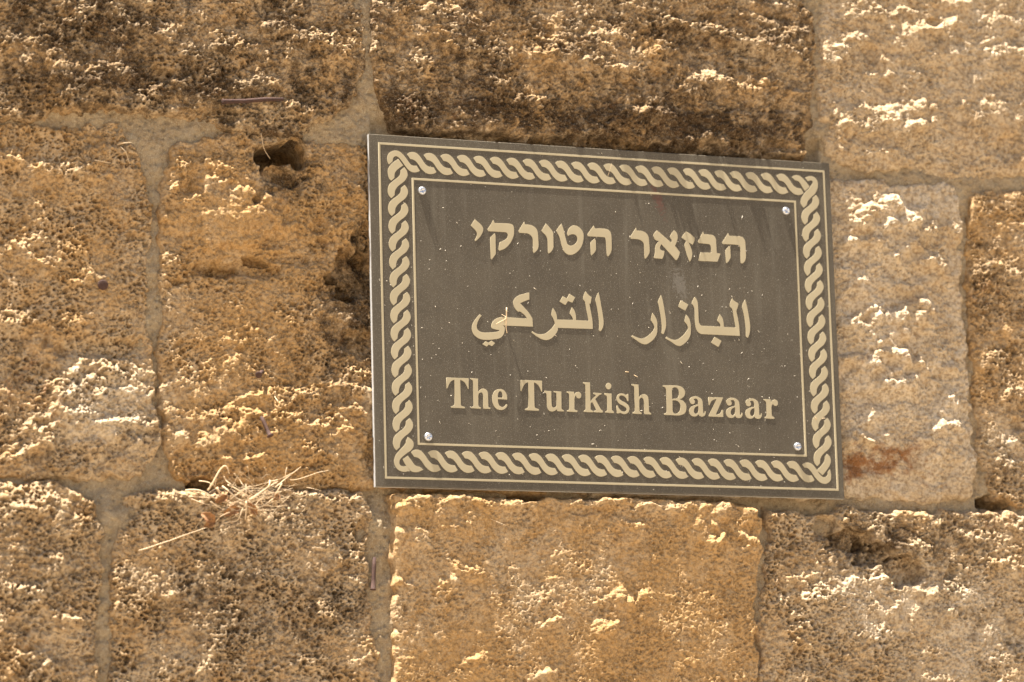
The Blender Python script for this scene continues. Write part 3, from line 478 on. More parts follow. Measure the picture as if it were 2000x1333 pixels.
SMEARS = [(-466, 146, 18, 25, 3), (-483, -154, 18, 20, 5), (-518, -204, 11, 19, 7), (-541, 186, 38, 10, 4), (-268, 182, 37, 15, 4), (-242, -197, 15, 20, 4), (269, 185, 36, 22, 3), (393, 162, 55, 11, 3), (155, -266, 13, 62, 2), (286, -178, 64, 9, 4), (-467, 15, 11, 30, 3), (-516, -290, 10, 58, 2), (-246, -297, 13, 79, 2)]
STRAWS = [
    (0.6, [(-487, -242), (-470, -236), (-450, -229), (-434, -223), (-421, -219)]),
    (0.5, [(-439, -190), (-426, -191), (-410, -190)]),
    (1.0, [(-420, -184), (-416, -177), (-412, -169), (-409, -163), (-405, -160), (-402, -164), (-401, -168)]),
    (0.6, [(-405, -170), (-402, -175), (-398, -179)]),
    (0.6, [(-427, -174), (-422, -175), (-419, -177), (-417, -179)]),
    (1.0, [(-443, -184), (-431, -184), (-422, -187), (-413, -191)]),
    (0.9, [(-406, -179), (-396, -189), (-385, -199)]),
    (0.8, [(-402, -178), (-390, -186), (-381, -190)]),
    (1.1, [(-410, -180), (-405, -190), (-395, -196), (-386, -200)]),
    (0.8, [(-384, -194), (-383, -201), (-384, -211)]),
    (0.6, [(-388, -201), (-390, -207), (-393, -213), (-402, -213), (-407, -215)]),
    (0.8, [(-381, -192), (-370, -185), (-361, -179), (-353, -174)]),
    (0.6, [(-357, -173), (-347, -170), (-337, -165), (-329, -159)]),
    (0.4, [(-339, -172), (-326, -169), (-310, -163), (-300, -161)]),
    (0.8, [(-348, -175), (-352, -183), (-356, -190), (-363, -195), (-374, -200)]),
    (0.45, [(-367, -186), (-356, -185), (-338, -180)]),
    (0.8, [(-359, -172), (-361, -179), (-368, -184)]),
    (0.35, [(-323, -179), (-316, -180), (-308, -181)]),
    (0.5, [(-413, -213), (-408, -208), (-401, -205)]),
    (0.3, [(-432, -219), (-429, -213), (-427, -209)]),
    (0.4, [(-381, -176), (-383, -181), (-384, -188)]),
    (0.35, [(-406, -221), (-399, -218), (-393, -217)]),
    (0.35, [(-345, -174), (-346, -167), (-343, -160)]),
    (0.6, [(-356, -180), (-347, -173), (-339, -167)]),
    (0.5, [(-437, -190), (-429, -195), (-420, -198)]),
    (0.7, [(-418, -194), (-408, -200), (-395, -202)]),
    (0.6, [(-391, -195), (-379, -199), (-364, -203)]),
]
LEAVES = [(-419, -210, 8, 6), (-396, -202, 9, 5), (-406, -191, 7, 4), (-377, -200, 8, 4), (-352, -188, 4, 3), (-418, -215, 6, 4)]

# ---------------------------------------------------------------- paving
ground = mesh_obj("ground", [(-250, -250, 0), (250, -250, 0), (250, 250, 0), (-250, 250, 0)], [(0, 1, 2, 3)], MAT['paving'])
ground["kind"] = "structure"

# ---------------------------------------------------------------- wall
wall = thing("stone_wall", "rough ochre sandstone block wall with sandy mortar joints behind the sign", "wall", (0, 0, 0))
FU, FV = (-632, 502), (-378, 384)          # fine part of the wall

#            off lump mid knob pit fine strata tone crust  edge
STYLE = {
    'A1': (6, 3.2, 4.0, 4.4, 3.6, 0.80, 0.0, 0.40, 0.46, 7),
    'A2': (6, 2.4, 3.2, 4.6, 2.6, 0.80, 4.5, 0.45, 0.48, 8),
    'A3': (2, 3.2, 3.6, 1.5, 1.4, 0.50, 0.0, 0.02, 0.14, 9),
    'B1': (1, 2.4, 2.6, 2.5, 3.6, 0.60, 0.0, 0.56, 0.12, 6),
    'B2': (1, 2.6, 2.9, 2.5, 2.8, 0.58, 0.0, 0.66, 0.13, 6),
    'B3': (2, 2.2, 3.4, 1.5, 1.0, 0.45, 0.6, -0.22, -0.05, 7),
    'B4': (1, 1.8, 2.2, 2.2, 3.2, 0.55, 0.0, 0.50, 0.22, 7),
    'C1': (11, 2.8, 3.0, 3.8, 4.2, 0.70, 0.0, 0.38, 0.22, 9),
    'C2': (8, 1.2, 1.5, 2.9, 4.4, 0.70, 0.0, 0.36, 0.26, 7),
    'C3': (13, 1.0, 1.2, 1.0, 1.4, 0.48, 0.0, 0.70, 0.06, 6),
    'C4': (9, 1.8, 2.2, 2.4, 4.0, 0.65, 0.0, 0.34, 0.15, 7),
}
# patches painted darker, rustier, yellower, or paler as if sunlit: u, v, ru, rv, amount
SMOOTH = [(-390, 92, 62, 46, 0.85), (375, -318, 100, 60, 0.7), (315, -150, 55, 22, 0.7), (290, -285, 50, 25, 0.6), (-500, -120, 40, 30, 0.4)]
DARKER = [(-500, 212, 120, 14, 0.25), (0, 214, 230, 10, 0.15), (340, -212, 90, 24, 0.25), (-275, -60, 40, 60, 0.15), (-340, -290, 60, 50, 0.12), (-258, 20, 45, 60, 0.45), (-290, -30, 40, 30, 0.22), (-560, 260, 80, 40, 0.10), (265, -222, 55, 22, 0.30), (-330, 145, 40, 35, 0.35),  # crust and other darker patches, several along block undersides and over hollows
         (-610, -110, 40, 60, 0.15), (420, 25, 40, 60, 0.15), (-140, 205, 110, 18, 0.25), (120, 210, 110, 14, 0.2)]
RUST = [(292, -140, 40, 11, 0.85), (262, -150, 16, 9, 0.7), (325, -124, 26, 11, 0.75), (300, -118, 40, 6, 0.4), (270, -128, 14, 6, 0.5), (432, -190, 20, 14, 0.55), (-600, -80, 60, 40, 0.28), (-420, -165, 40, 14, 0.30),
        (-60, -285, 25, 10, 0.3), (440, 40, 40, 30, 0.2), (240, 120, 14, 20, 0.3)]
TONE_AND_LIGHT = [(400, -320, 90, 60, -0.45), (455, -110, 30, 30, -0.7), (-235, -205, 12, 60, -0.2), (-520, -110, 60, 48, -1.0), (250, -290, 60, 40, -0.6), (-300, -100, 60, 40, -0.15), (-390, 85, 70, 40, 0.35), (-380, -60, 70, 50, 0.2), (60, -330, 150, 60, 0.15), (430, 100, 50, 50, 0.2), (290, -60, 60, 60, -0.2), (380, -300, 60, 60, -0.25)]  # ochre and pale stone; negative amounts also paint sunlit highlights paler

def blotches(U, V, items, wob):
    out = np.zeros(U.shape, np.float32)
    for (cu, cv, ru, rv, a) in items:
        d = ((U - cu) / ru) ** 2 + ((V - cv) / rv) ** 2 + wob
        out += a * np.exp(-np.clip(d, 0, 30))
    return out

def hollow(U, V, items, h, wu, wv):
    rough = 0.5 * fbm(U, V, 14, 555, 3)
    for (cu, cv, ru, rv, dep) in items:
        d = np.sqrt(((U + wu - cu) / ru) ** 2 + ((V + wv - cv) / rv) ** 2) + rough
        h = h - dep * smooth((1.25 - d) / (0.6 if dep < 15 else 0.25))
    return h

LEDGE_GAIN = {'A1': 1.3, 'A2': 1.4, 'A3': 1.2, 'B3': 1.9, 'C1': 1.3, 'C3': 1.25}

def ledge_field(U, V, us, vs, lines, wob):
    """Small upward-facing shelves: rise over a few mm going down, then fade out."""
    h = np.zeros(U.shape, np.float32)
    near = np.zeros(U.shape, np.float32)
    for k, line in enumerate(lines):
        rr = random.Random(k * 31 + len(lines))
        amp, w, fade = rr.uniform(3.0, 6.5), rr.uniform(6.0, 15.0), rr.uniform(10, 26)
        lo_u, hi_u = min(p[0] for p in line) - 25, max(p[0] for p in line) + 25
        lo_v, hi_v = min(p[1] for p in line) - 80, max(p[1] for p in line) + 25
        i0, i1 = np.searchsorted(us, (lo_u, hi_u))
        j0, j1 = np.searchsorted(vs, (lo_v, hi_v))
        if i1 - i0 < 2 or j1 - j0 < 2:
            continue
        u, v = U[j0:j1, i0:i1], V[j0:j1, i0:i1]
        wb = wob[j0:j1, i0:i1]
        best = np.zeros(u.shape, np.float32)
        bn = np.zeros(u.shape, np.float32)
        for (ax, ay), (bx, by) in zip(line[:-1], line[1:]):
            dx, dy = bx - ax, by - ay
            L = math.hypot(dx, dy)
            a = ((u - ax) * dx + (v - ay) * dy) / L
            b = ((u - ax) * dy - (v - ay) * dx) / L + wb      # positive below the line
            over = np.maximum(np.maximum(-a, a - L), 0)
            end = np.exp(-(over / 7.0) ** 2)
            p = smooth(b / w + 0.5) * np.exp(-np.maximum(b, 0) / fade) * end
            best = np.maximum(best, p)
            bn = np.maximum(bn, np.exp(-((b - 2) / 8.0) ** 2) * end)
        cut = smooth(0.55 + 1.6 * perlin(u, v, 17, 77 + k))
        h[j0:j1, i0:i1] += amp * best * (0.25 + 0.9 * cut)
        near[j0:j1, i0:i1] = np.maximum(near[j0:j1, i0:i1], bn)
    return h, near

def stone(key, poly, style, seed, fine, lines=(), hollows=()):
    off, lump, mid, knob, pit, fine_amp, strata, tone, crust, edge_r = style
    pu, pv = [p[0] for p in poly], [p[1] for p in poly]
    lo_u, hi_u, lo_v, hi_v = min(pu) - 9, max(pu) + 9, min(pv) - 9, max(pv) + 9
    if fine:
        fu = FU
        if key == 'B2':
            fu = (FU[0], -225)               # the rest of this face is behind the plate
        if key == 'B3':
            fu = (205, FU[1])
        us = spread(lo_u, hi_u, fu[0], fu[1], STEP, 6.0)
        vs = spread(lo_v, hi_v, FV[0], FV[1], STEP, 6.0)
    else:
        us, vs = np.linspace(lo_u, hi_u, max(8, int((hi_u - lo_u) / 16))), np.linspace(lo_v, hi_v, max(8, int((hi_v - lo_v) / 16)))
    U, V = np.meshgrid(us.astype(np.float32), vs.astype(np.float32))
    wu, wv = 5.0 * fbm(U, V, 30, seed + 1, 3), 5.0 * fbm(U, V, 30, seed + 2, 3)
    wd = 4.0 * perlin(U, V, 11, seed + 20)
    d = inside_distance(U + wu * 1.3 + wd, V + wv * 1.3 - wd, poly) + 2.5
    keep = d > -7.0
    h = off + lump * 1.6 * fbm(U, V, 95, seed + 3, 3)
    Uw, Vw = U + 2.2 * wu, V + 2.2 * wv
    Ug, Vg = U + 6.0 * perlin(U, V, 60, seed + 21), V + 6.0 * perlin(U, V, 60, seed + 22)
    h += mid * (1.2 * fbm(Uw, Vw * 1.35, 30, seed + 4, 3) - 0.8 * np.abs(fbm(Uw, Vw, 44, seed + 5, 2)))
    near = np.zeros(U.shape, np.float32)
    if lines:
        hl, near = ledge_field(U, V, us, vs, lines, 1.0 * wv + 4.5 * perlin(U, V, 16, seed + 6) + 3.5 * perlin(U, V, 7, seed + 19))
        h += LEDGE_GAIN.get(key, 1.0) * hl
    if strata:
        s = V + 0.20 * U + 0.9 * wv
        h += strata * np.abs(perlin(s, U * 0.10, 20, seed + 7)) * 2.0 * smooth((U + 60) / 200 if key == 'A2' else 1.0 + 0 * U)
    if fine:
        patch = smooth(0.5 + 1.1 * fbm(U, V, 55, seed + 8, 2))
        worn = 1 - np.clip(blotches(U, V, SMOOTH, 1.1 * fbm(U, V, 26, seed + 24, 3)), 0, 1)
        kn = knob * worn * (0.35 + 0.9 * patch) + 1.8 * near * patch + 0.6 * near
        d1, r1 = cells(Ug, Vg * 1.15, 5.2, seed + 9)
        h += kn * 0.75 * np.sqrt(np.clip(1 - (d1 / 0.8) ** 2, 0, 1)) * (0.3 + 0.7 * r1)
        d2, r2 = cells(Ug + 31, Vg, 2.7, seed + 10)
        h += kn * 0.62 * np.sqrt(np.clip(1 - (d2 / 0.8) ** 2, 0, 1)) * (0.2 + 0.8 * r2)
        pore = pit * worn * (0.35 + 1.0 * smooth(0.5 + 1.2 * fbm(U, V, 40, seed + 23, 2)))
        d3, r3 = cells(Ug * 0.9, Vg, 7.2, seed + 11)
        h -= pore * 1.15 * smooth((1.0 - d3 / (0.10 + 0.36 * r3)) * 1.6) * (r3 > 0.4)
        d4, r4 = cells(Ug, Vg * 1.1 + 7, 3.1, seed + 12)
        h -= pore * 0.85 * smooth((1.0 - d4 / (0.22 + 0.3 * r4)) * 1.5) * (r4 > 0.3)
        h += fine_amp * (1.3 * perlin(U, V, 4.2, seed + 13) + 1.5 * perlin(U, V, 2.1, seed + 14))
    if hollows:
        h = hollow(U, V, hollows, h, 1.1 * wu, 1.1 * wv)
    behind = (np.abs(U) < 258) & (np.abs(V) < 180)
    h = np.where(behind, np.minimum(h, 7.5), h)
    # rounded, chipped arrises that drop into the joint
    rr = edge_r * (1.0 + 0.8 * perlin(U, V, 40, seed + 15))
    x = np.clip(d / rr, 0, 1)
    h = h - 0.7 * rr * (1 - np.sqrt(np.clip(1 - (1 - x) ** 2, 0, 1)))
    h = np.where(d < 0, h + 4.0 * d, h)
    h = np.maximum(h, -90.0)
    quads, used = grid_faces(keep, len(us), len(vs))
    wob = 1.1 * fbm(U, V, 22, seed + 16, 3)
    col = np.stack([tone + blotches(U, V, TONE_AND_LIGHT, wob) + 0.35 * fbm(U, V, 120, seed + 17, 2),
                    crust + blotches(U, V, DARKER, wob) + 0.30 * fbm(U, V, 70, seed + 18, 3),
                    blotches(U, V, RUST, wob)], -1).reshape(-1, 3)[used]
    cu, cv = 0.5 * (lo_u + hi_u), 0.5 * (lo_v + hi_v)
    co = np.stack([(U - cu) / 1000, -h / 1000, (V - cv) / 1000], -1).reshape(-1, 3)[used]
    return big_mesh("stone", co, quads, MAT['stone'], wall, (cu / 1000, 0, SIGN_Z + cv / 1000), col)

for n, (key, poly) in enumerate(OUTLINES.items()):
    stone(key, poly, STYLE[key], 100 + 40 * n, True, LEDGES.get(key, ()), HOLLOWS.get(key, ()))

# the courses round about, out of the frame: same blocks, coarser faces
rr = random.Random(3)
ground_v = -SIGN_Z * 1000
low_edge = min(p[1] for p in OUTLINES['C2'])
top_edge = max(p[1] for p in OUTLINES['A2'])
courses = []
v = ground_v + 6
while v < low_edge - 200:
    hgt = min(rr.uniform(360, 420), low_edge - 12 - v)
    if low_edge - 12 - (v + hgt) < 200:
        hgt = low_edge - 12 - v
    courses.append((v, v + hgt - 14))
    v += hgt
v = top_edge + 14
for k in range(3):
    hgt = rr.uniform(360, 410)
    courses.append((v, v + hgt - 14))
    v += hgt
WALL_TOP = v
seed = 3000
def random_style():
    return (rr.uniform(-4, 2), 4, 3, 1, 1, 0.3, 0, rr.uniform(0.35, 0.7), rr.uniform(0.05, 0.3), 16)
for (v0, v1) in courses:
    u = -2600 + rr.uniform(-300, 0)
    while u < 2600:
        w = rr.uniform(420, 780)
        stone('far', [(u, v0), (u + w - 16, v0), (u + w - 16, v1), (u, v1)], random_style(), seed, False)
        seed += 40
        u += w
def side_course(key, side):
    global seed
    pts = OUTLINES[key]
    vs = sorted(p[1] for p in pts)
    if side < 0:
        edge = min(p[0] for p in pts)
        at = [p[1] for p in pts if p[0] < edge + 20]
        x1 = edge - 16
        while x1 > -2600:
            w = rr.uniform(420, 760)
            stone('far', [(x1 - w, min(at)), (x1, min(at)), (x1, max(at)), (x1 - w, max(at))], random_style(), seed, False)
            seed += 40
            x1 -= w + 16
    else:
        edge = max(p[0] for p in pts)
        at = [p[1] for p in pts if p[0] > edge - 60]
        x0 = edge + 16
        while x0 < 2600:
            w = rr.uniform(420, 760)
            stone('far', [(x0, min(at)), (x0 + w, min(at)), (x0 + w, max(at)), (x0, max(at))], random_style(), seed, False)
            seed += 40
            x0 += w + 16
for key in ('A1', 'B1', 'C1'):
    side_course(key, -1)
for key in ('A3', 'B4', 'C4'):
    side_course(key, 1)

def mortar_sheet(u0, u1, v0, v1, step):
    us = np.linspace(u0, u1, int((u1 - u0) / step) + 2)
    vs = np.linspace(v0, v1, int((v1 - v0) / step) + 2)
    U, V = np.meshgrid(us.astype(np.float32), vs.astype(np.float32))
    deep = np.zeros(U.shape, bool)
    sink = np.zeros(U.shape, np.float32)
    for poly in OUTLINES.values():
        pu, pv = [p[0] for p in poly], [p[1] for p in poly]
        i0, i1 = np.searchsorted(us, (min(pu), max(pu)))
        j0, j1 = np.searchsorted(vs, (min(pv), max(pv)))
        s = (slice(j0, j1), slice(i0, i1))
        dist = inside_distance(U[s], V[s], poly)
        deep[s] |= dist > 17
        sink[s] = np.maximum(sink[s], np.clip(dist - 7, 0, 40))
    h = -4.6 + 7.0 * smooth((-190 - V) / 22) + 6.0 * smooth((V - 190) / 24) - 9.0 * np.exp(-((V - 186) / 12) ** 2) * (np.abs(U) < 245)
    h += 3.5 * fbm(U, V, 60, 901, 3) + 3.0 * fbm(U, V, 16, 902, 3) + 1.3 * perlin(U, V, 4.2, 903)
    d, r = cells(U, V, 3.3, 908)
    h += 1.3 * np.sqrt(np.clip(1 - (d / 0.8) ** 2, 0, 1)) * r * smooth(0.5 + 1.5 * perlin(U, V, 30, 909))
    d, r = cells(U, V, 5.0, 904)
    h -= 2.0 * smooth(1.2 - d / (0.1 + 0.3 * r)) * (r > 0.6)
    wu, wv = 4 * fbm(U, V, 25, 905, 3), 4 * fbm(U, V, 25, 906, 3)
    for (cu, cv, ru, rv, a) in SMEARS:
        dd = ((U + wu - cu) / (ru * 1.1)) ** 2 + ((V + wv - cv) / (rv * 1.1)) ** 2
        h += a * 0.75 * np.exp(-dd * dd)
    h -= 0.9 * sink
    big = [t for key in HOLLOWS for t in HOLLOWS[key] if t[4] > 15]
    big = [(q[0], q[1], q[2] * 1.4, q[3] * 1.3, q[4] + 15) for q in big]
    h = hollow(U, V, big, h, 0.3 * wu, 0.3 * wv)
    deep |= (np.abs(U) < 235) & (np.abs(V) < 160)
    quads, used = grid_faces(~deep, len(us), len(vs))
    co = np.stack([U / 1000, -h / 1000, V / 1000], -1).reshape(-1, 3)[used]
    return big_mesh("mortar", co, quads, MAT['mortar'], wall, (0, 0, SIGN_Z))
mortar_sheet(FU[0], FU[1], FV[0], FV[1], 1.35)
mortar_sheet(-3200, FU[0], ground_v, WALL_TOP, 28.0)
mortar_sheet(FU[1], 3300, ground_v, WALL_TOP, 28.0)
mortar_sheet(FU[0], FU[1], ground_v, FV[0], 28.0)
mortar_sheet(FU[0], FU[1], FV[1], WALL_TOP, 28.0)

# ---------------------------------------------------------------- the sign
sign = thing("wall_sign", "brown plate with cream rope border and Hebrew, Arabic and English lettering screwed to the wall", "sign",
             (0, -FRONT / 1000, SIGN_Z))

def curve_points(loop, per=5):
    """Smooth the traced points, keeping the marked corners sharp."""
    n = len(loop)
    out = []
    for i in range(n):
        p0, p1, p2, p3 = loop[i - 1], loop[i], loop[(i + 1) % n], loop[(i + 2) % n]
        out.append((p1[0], p1[1]))
        if p1[2] and p2[2]:
            continue
        L = math.hypot(p2[0] - p1[0], p2[1] - p1[1])
        def tangent(a, c, corner, near):
            if corner:
                return None
            tx, ty = c[0] - a[0], c[1] - a[1]
            m = math.hypot(tx, ty) or 1
            return tx / m * L, ty / m * L
        t1 = tangent(p0, p2, p1[2], p1)
        t2 = tangent(p1, p3, p2[2], p2)
        ch = (p2[0] - p1[0], p2[1] - p1[1])
        if t1 is None:
            t1 = (2 * ch[0] - t2[0], 2 * ch[1] - t2[1]) if t2 else ch
            t1 = (0.5 * (t1[0] + ch[0]), 0.5 * (t1[1] + ch[1]))
        if t2 is None:
            t2 = (2 * ch[0] - t1[0], 2 * ch[1] - t1[1])
            t2 = (0.5 * (t2[0] + ch[0]), 0.5 * (t2[1] + ch[1]))
        for k in range(1, per):
            s = k / per
            h00, h10 = 2 * s ** 3 - 3 * s ** 2 + 1, s ** 3 - 2 * s ** 2 + s
            h01, h11 = -2 * s ** 3 + 3 * s ** 2, s ** 3 - s ** 2
            out.append((h00 * p1[0] + h10 * t1[0] + h01 * p2[0] + h11 * t2[0],
                        h00 * p1[1] + h10 * t1[1] + h01 * p2[1] + h11 * t2[1]))
    return out

RELIEF = 0.14                      # mm that the cream work stands proud of the plate
def relief_mesh(loops, centre):
    cu = bpy.data.curves.new("outline", 'CURVE')
    cu.dimensions = '2D'
    cu.fill_mode = 'BOTH'
    cu.extrude = RELIEF / 1000
    cu.bevel_depth = 0.00012
    cu.offset = -0.00012
    cu.bevel_resolution = 1
    for pts in loops:
        sp = cu.splines.new('POLY')
        sp.points.add(len(pts) - 1)
        for q, (x, y) in zip(sp.points, pts):
            q.co = ((x - centre[0]) / 1000, (y - centre[1]) / 1000, 0, 1)
        sp.use_cyclic_u = True
    tmp = bpy.data.objects.new("outline", cu)
    scene.collection.objects.link(tmp)
    dg = bpy.context.evaluated_depsgraph_get()
    me = bpy.data.meshes.new_from_object(tmp.evaluated_get(dg))
    bpy.data.objects.remove(tmp)
    bpy.data.curves.remove(cu)
    me.transform(Matrix.Rotation(math.pi / 2, 4, 'X'))          # lay it in the wall's plane
    me.materials.clear()
    me.materials.append(MAT['relief'])
    return me

def relief(name, loops, parent=None):
    xs = [p[0] for p in loops[0]]
    ys = [p[1] for p in loops[0]]
    c = (0.5 * (min(xs) + max(xs)), 0.5 * (min(ys) + max(ys)))
    me = relief_mesh(loops, c)
    me.name = name
    o = bpy.data.objects.new(name, me)
    o.location = (c[0] / 1000, -0.00012, c[1] / 1000)
    return link(o, parent or sign)

# plate: a slightly bevelled sheet, its bare edge catching the light
PW, PH, PT, PX = 250.6, 175.3, 6.0, -1.7
def plate():
    b = 0.5
    v, f = [], []
    prof = [(-b, 0.0), (0.0, b), (0.0, PT - b), (-b, PT)]
    for (e, y) in prof:
        for sx, sz in ((-1, -1), (1, -1), (1, 1), (-1, 1)):
            v.append(((PX + sx * (PW + e)) / 1000, y / 1000, sz * (PH + e) / 1000))
    f.append((0, 1, 2, 3))
    for k in range(3):
        for i in range(4):
            j = (i + 1) % 4
            f.append((4 * k + i, 4 * (k + 1) + i, 4 * (k + 1) + j, 4 * k + j))
    f.append((15, 14, 13, 12))
    o = mesh_obj("plate", v, f, MAT['plate'], sign, smooth=False)
    o.data.materials.append(MAT['edge'])
    for p in o.data.polygons:
        if abs(p.normal.y) < 0.5:
            p.material_index = 1
    return o
plate()

def frame_line(half_w, half_h, width):
    a = [(-half_w, -half_h), (half_w, -half_h), (half_w, half_h), (-half_w, half_h)]
    b = [(-half_w + width, -half_h + width), (half_w - width, -half_h + width), (half_w - width, half_h - width), (-half_w + width, half_h - width)]
    relief("frame_line", [a, b])
frame_line(242.8, 167.3, 2.1)
frame_line(208.6, 133.3, 2.1)

for g in LETTERS:
    relief("letter", [curve_points(l) for l in g])
for c in CORNER_LINKS:
    relief("rope_link", [curve_points(c)])

def link_row(loop, places):
    x0, y0 = loop[0][0], loop[0][1]
    pts = curve_points([(p[0] - x0, p[1] - y0, p[2]) for p in loop])
    me = relief_mesh([pts], (0, 0))
    me.name = "rope_link"
    for (x, y) in places:
        o = bpy.data.objects.new("rope_link", me)
        o.location = (x / 1000, -0.00012, y / 1000)
        link(o, sign)
link_row(LINK_ACROSS, [(-213.0 + 17.42 * i, 157.0 + 0.06 * i) for i in range(24)])
link_row(LINK_ACROSS, [(-215.6 + 17.45 * i, -140.6) for i in range(24)])
dx, dy = LINK_UPRIGHT[10][0] - LINK_UPRIGHT[0][0], LINK_UPRIGHT[10][1] - LINK_UPRIGHT[0][1]
link_row(LINK_UPRIGHT, [(-230.3 - dx, 129.3 - 17.91 * (i + 1) - dy) for i in range(15)])
link_row(LINK_UPRIGHT, [(217.8 + 0.13 * i - dx, 126.5 - 17.94 * (i + 1) - dy) for i in range(15)])

# pan-head screws with a cross recess
def screw(x, z, turn):
    v, f = [], []
    n = 28
    prof = [(0.0, 3.5), (1.2, 3.45), (2.4, 3.15), (3.4, 2.5), (4.05, 1.6), (4.2, 0.7), (4.1, -0.4)]
    v.append((0, -prof[0][1] / 1000, 0))
    for r, y in prof[1:]:
        for k in range(n):
            a = 2 * math.pi * k / n
            dip = 0.0
            if r < 2.6:
                q = min(abs(math.sin(2 * (a - turn))), 1)
                dip = 1.5 * (1 - smooth(np.float64(q / 0.55)))
                if r < 1.5:
                    dip = 1.5 + 0 * dip if q < 0.8 else 0.9
            v.append((r * math.cos(a) / 1000, -(y - dip) / 1000, r * math.sin(a) / 1000))
    v[0] = (0, -1.7 / 1000, 0)
    for k in range(n):
        f.append((0, 1 + k, 1 + (k + 1) % n))
    for m in range(len(prof) - 2):
        for k in range(n):
            a, b = 1 + m * n + k, 1 + m * n + (k + 1) % n
            f.append((a, a + n, b + n, b))
    mesh_obj("screw", v, f, MAT['steel'], sign, (x / 1000, 0, z / 1000))
for x, z, t in ((-198.3, 120.5, 0.3), (196.7, 121.6, 1.0), (-197.7, -125.3, 0.6), (198.3, -123.3, 0.1)):
    screw(x, z, t)

# grit and lint that clings to the plate
def grit():
    r = random.Random(11)
    v, f = [], []
    for k in range(4200):
        x, z = PX + r.uniform(-246, 246), r.uniform(-172, 172)
        if z > 95 and r.random() < 0.7:
            continue
        s = 0.11 + 0.62 * r.random() ** 6
        if math.sin(x * 0.05 + 1.3 * math.sin(z * 0.031)) + math.sin(z * 0.043 + x * 0.02) < -0.6 and r.random() < 0.6:
            continue
        e = r.random()
        lx, lz = (s * r.uniform(1.5, 4), s * 0.5) if e < 0.22 else (s * r.uniform(0.6, 1), s * r.uniform(0.6, 1))
        a = r.uniform(0, math.pi)
        h = s * r.uniform(0.5, 1.1)
        b = len(v)
        for q in range(5):
            t = 2 * math.pi * q / 5
            px, pz = lx * math.cos(t), lz * math.sin(t)
            v.append(((x + px * math.cos(a) - pz * math.sin(a)) / 1000, 0.0001, (z + px * math.sin(a) + pz * math.cos(a)) / 1000))
        v.append((x / 1000, -h / 1000, z / 1000))
        for q in range(5):
            f.append((b + q, b + (q + 1) % 5, b + 5))
    o = mesh_obj("dust", v, f, MAT['dust'], sign, smooth=False)
    o["kind"] = "stuff"
grit()

# ---------------------------------------------------------------- nails, straw, leaves
def tube(name, pts, radii, mat, parent=None, sides=6, loc=None, cap=True):
    pts = [Vector(p) for p in pts]
    base = Vector(loc) if loc is not None else pts[0].copy()
    v, f = [], []
    n = len(pts)
    prev = None
    for i, p in enumerate(pts):
        t = (pts[min(i + 1, n - 1)] - pts[max(i - 1, 0)]).normalized()
        ref = prev if prev is not None else (Vector((0, 1, 0)) if abs(t.y) < 0.9 else Vector((1, 0, 0)))
        a = (ref - t * ref.dot(t)).normalized()
        prev = a
        b = t.cross(a)
        r = radii[i] if isinstance(radii, (list, tuple)) else radii
        for k in range(sides):
            w = 2 * math.pi * k / sides
            v.append(p + (a * math.cos(w) + b * math.sin(w)) * r - base)
    for i in range(n - 1):
        for k in range(sides):
            j = (k + 1) % sides
            f.append((i * sides + k, i * sides + j, (i + 1) * sides + j, (i + 1) * sides + k))
    if cap:
        f.append(tuple(range(sides - 1, -1, -1)))
        f.append(tuple(range((n - 1) * sides, n * sides)))
    return mesh_obj(name, v, f, mat, parent, base if parent is None else base)

def W(u, v, h):
    return Vector((u / 1000, -h / 1000, SIGN_Z + v / 1000))

def nail(tail, head, shank_r, head_r, label):
    a, b = Vector(tail), Vector(head)
    d = (b - a).normalized()
    bend = Vector((0, 0, 0.0006))
    pts = [a, a.lerp(b, 0.3) + bend, a.lerp(b, 0.65) - bend * 0.5, b - d * 0.0016, b - d * 0.0012, b - d * 0.0003, b]
    rad = [shank_r * 0.8, shank_r, shank_r * 0.95, shank_r * 1.1, head_r, head_r, head_r * 0.75]
    o = tube("nail", pts, rad, MAT['rust'], None, 10)
    return tag(o, label, "nail", "old nails left in the wall")
nail(W(-339, 205, 14), W(-404, 195, 27), 0.0022, 0.0028, 'long rusty nail lying level along the dark block above the hollow')
nail(W(-515, 15, -6), W(-519, 12, 11), 0.002, 0.0052, 'rusty nail driven straight in, only its round head showing on the ochre block')
nail(W(-360, -64, 2), W(-368, -70, 15), 0.0018, 0.0034, 'short rusty nail poking out of the ochre block, above the slanting one')
nail(W(-365, -110, 12), W(-358, -130, 19), 0.0019, 0.0034, 'bent rusty nail slanting down the ochre block beside the sign')
nail(W(-252, -243, 7), W(-255, -275, 10), 0.0021, 0.003, "rusty nail hanging upright in the mortar joint under the sign's lower corner")
# ---- straw clump caught on the joint
clump = thing("straw_clump", "tuft of dry straw and dead leaves caught on the joint beside the sign's lower corner", "straw", W(-355, -186, 12))
cl = clump.location
def wander(line, base_h, jitter, seed_, per=4):
    r = random.Random(seed_)
    pts = []
    for (u0, v0), (u1, v1) in zip(line[:-1], line[1:]):
        for k in range(per):
            s = k / per
            pts.append((u0 + (u1 - u0) * s, v0 + (v1 - v0) * s))
    pts.append(line[-1])
    n = len(pts)
    out = []
    ph = r.uniform(0, 6)
    for i, (u, v) in enumerate(pts):
        s = i / (n - 1)
        out.append(W(u + r.uniform(-jitter, jitter), v + r.uniform(-jitter, jitter), base_h + 4 * math.sin(ph + 3 * s) + 3 * s))
    for _ in range(2):
        out = [out[0]] + [(out[i - 1] + 2 * out[i] + out[i + 1]) / 4 for i in range(1, n - 1)] + [out[-1]]
    return out
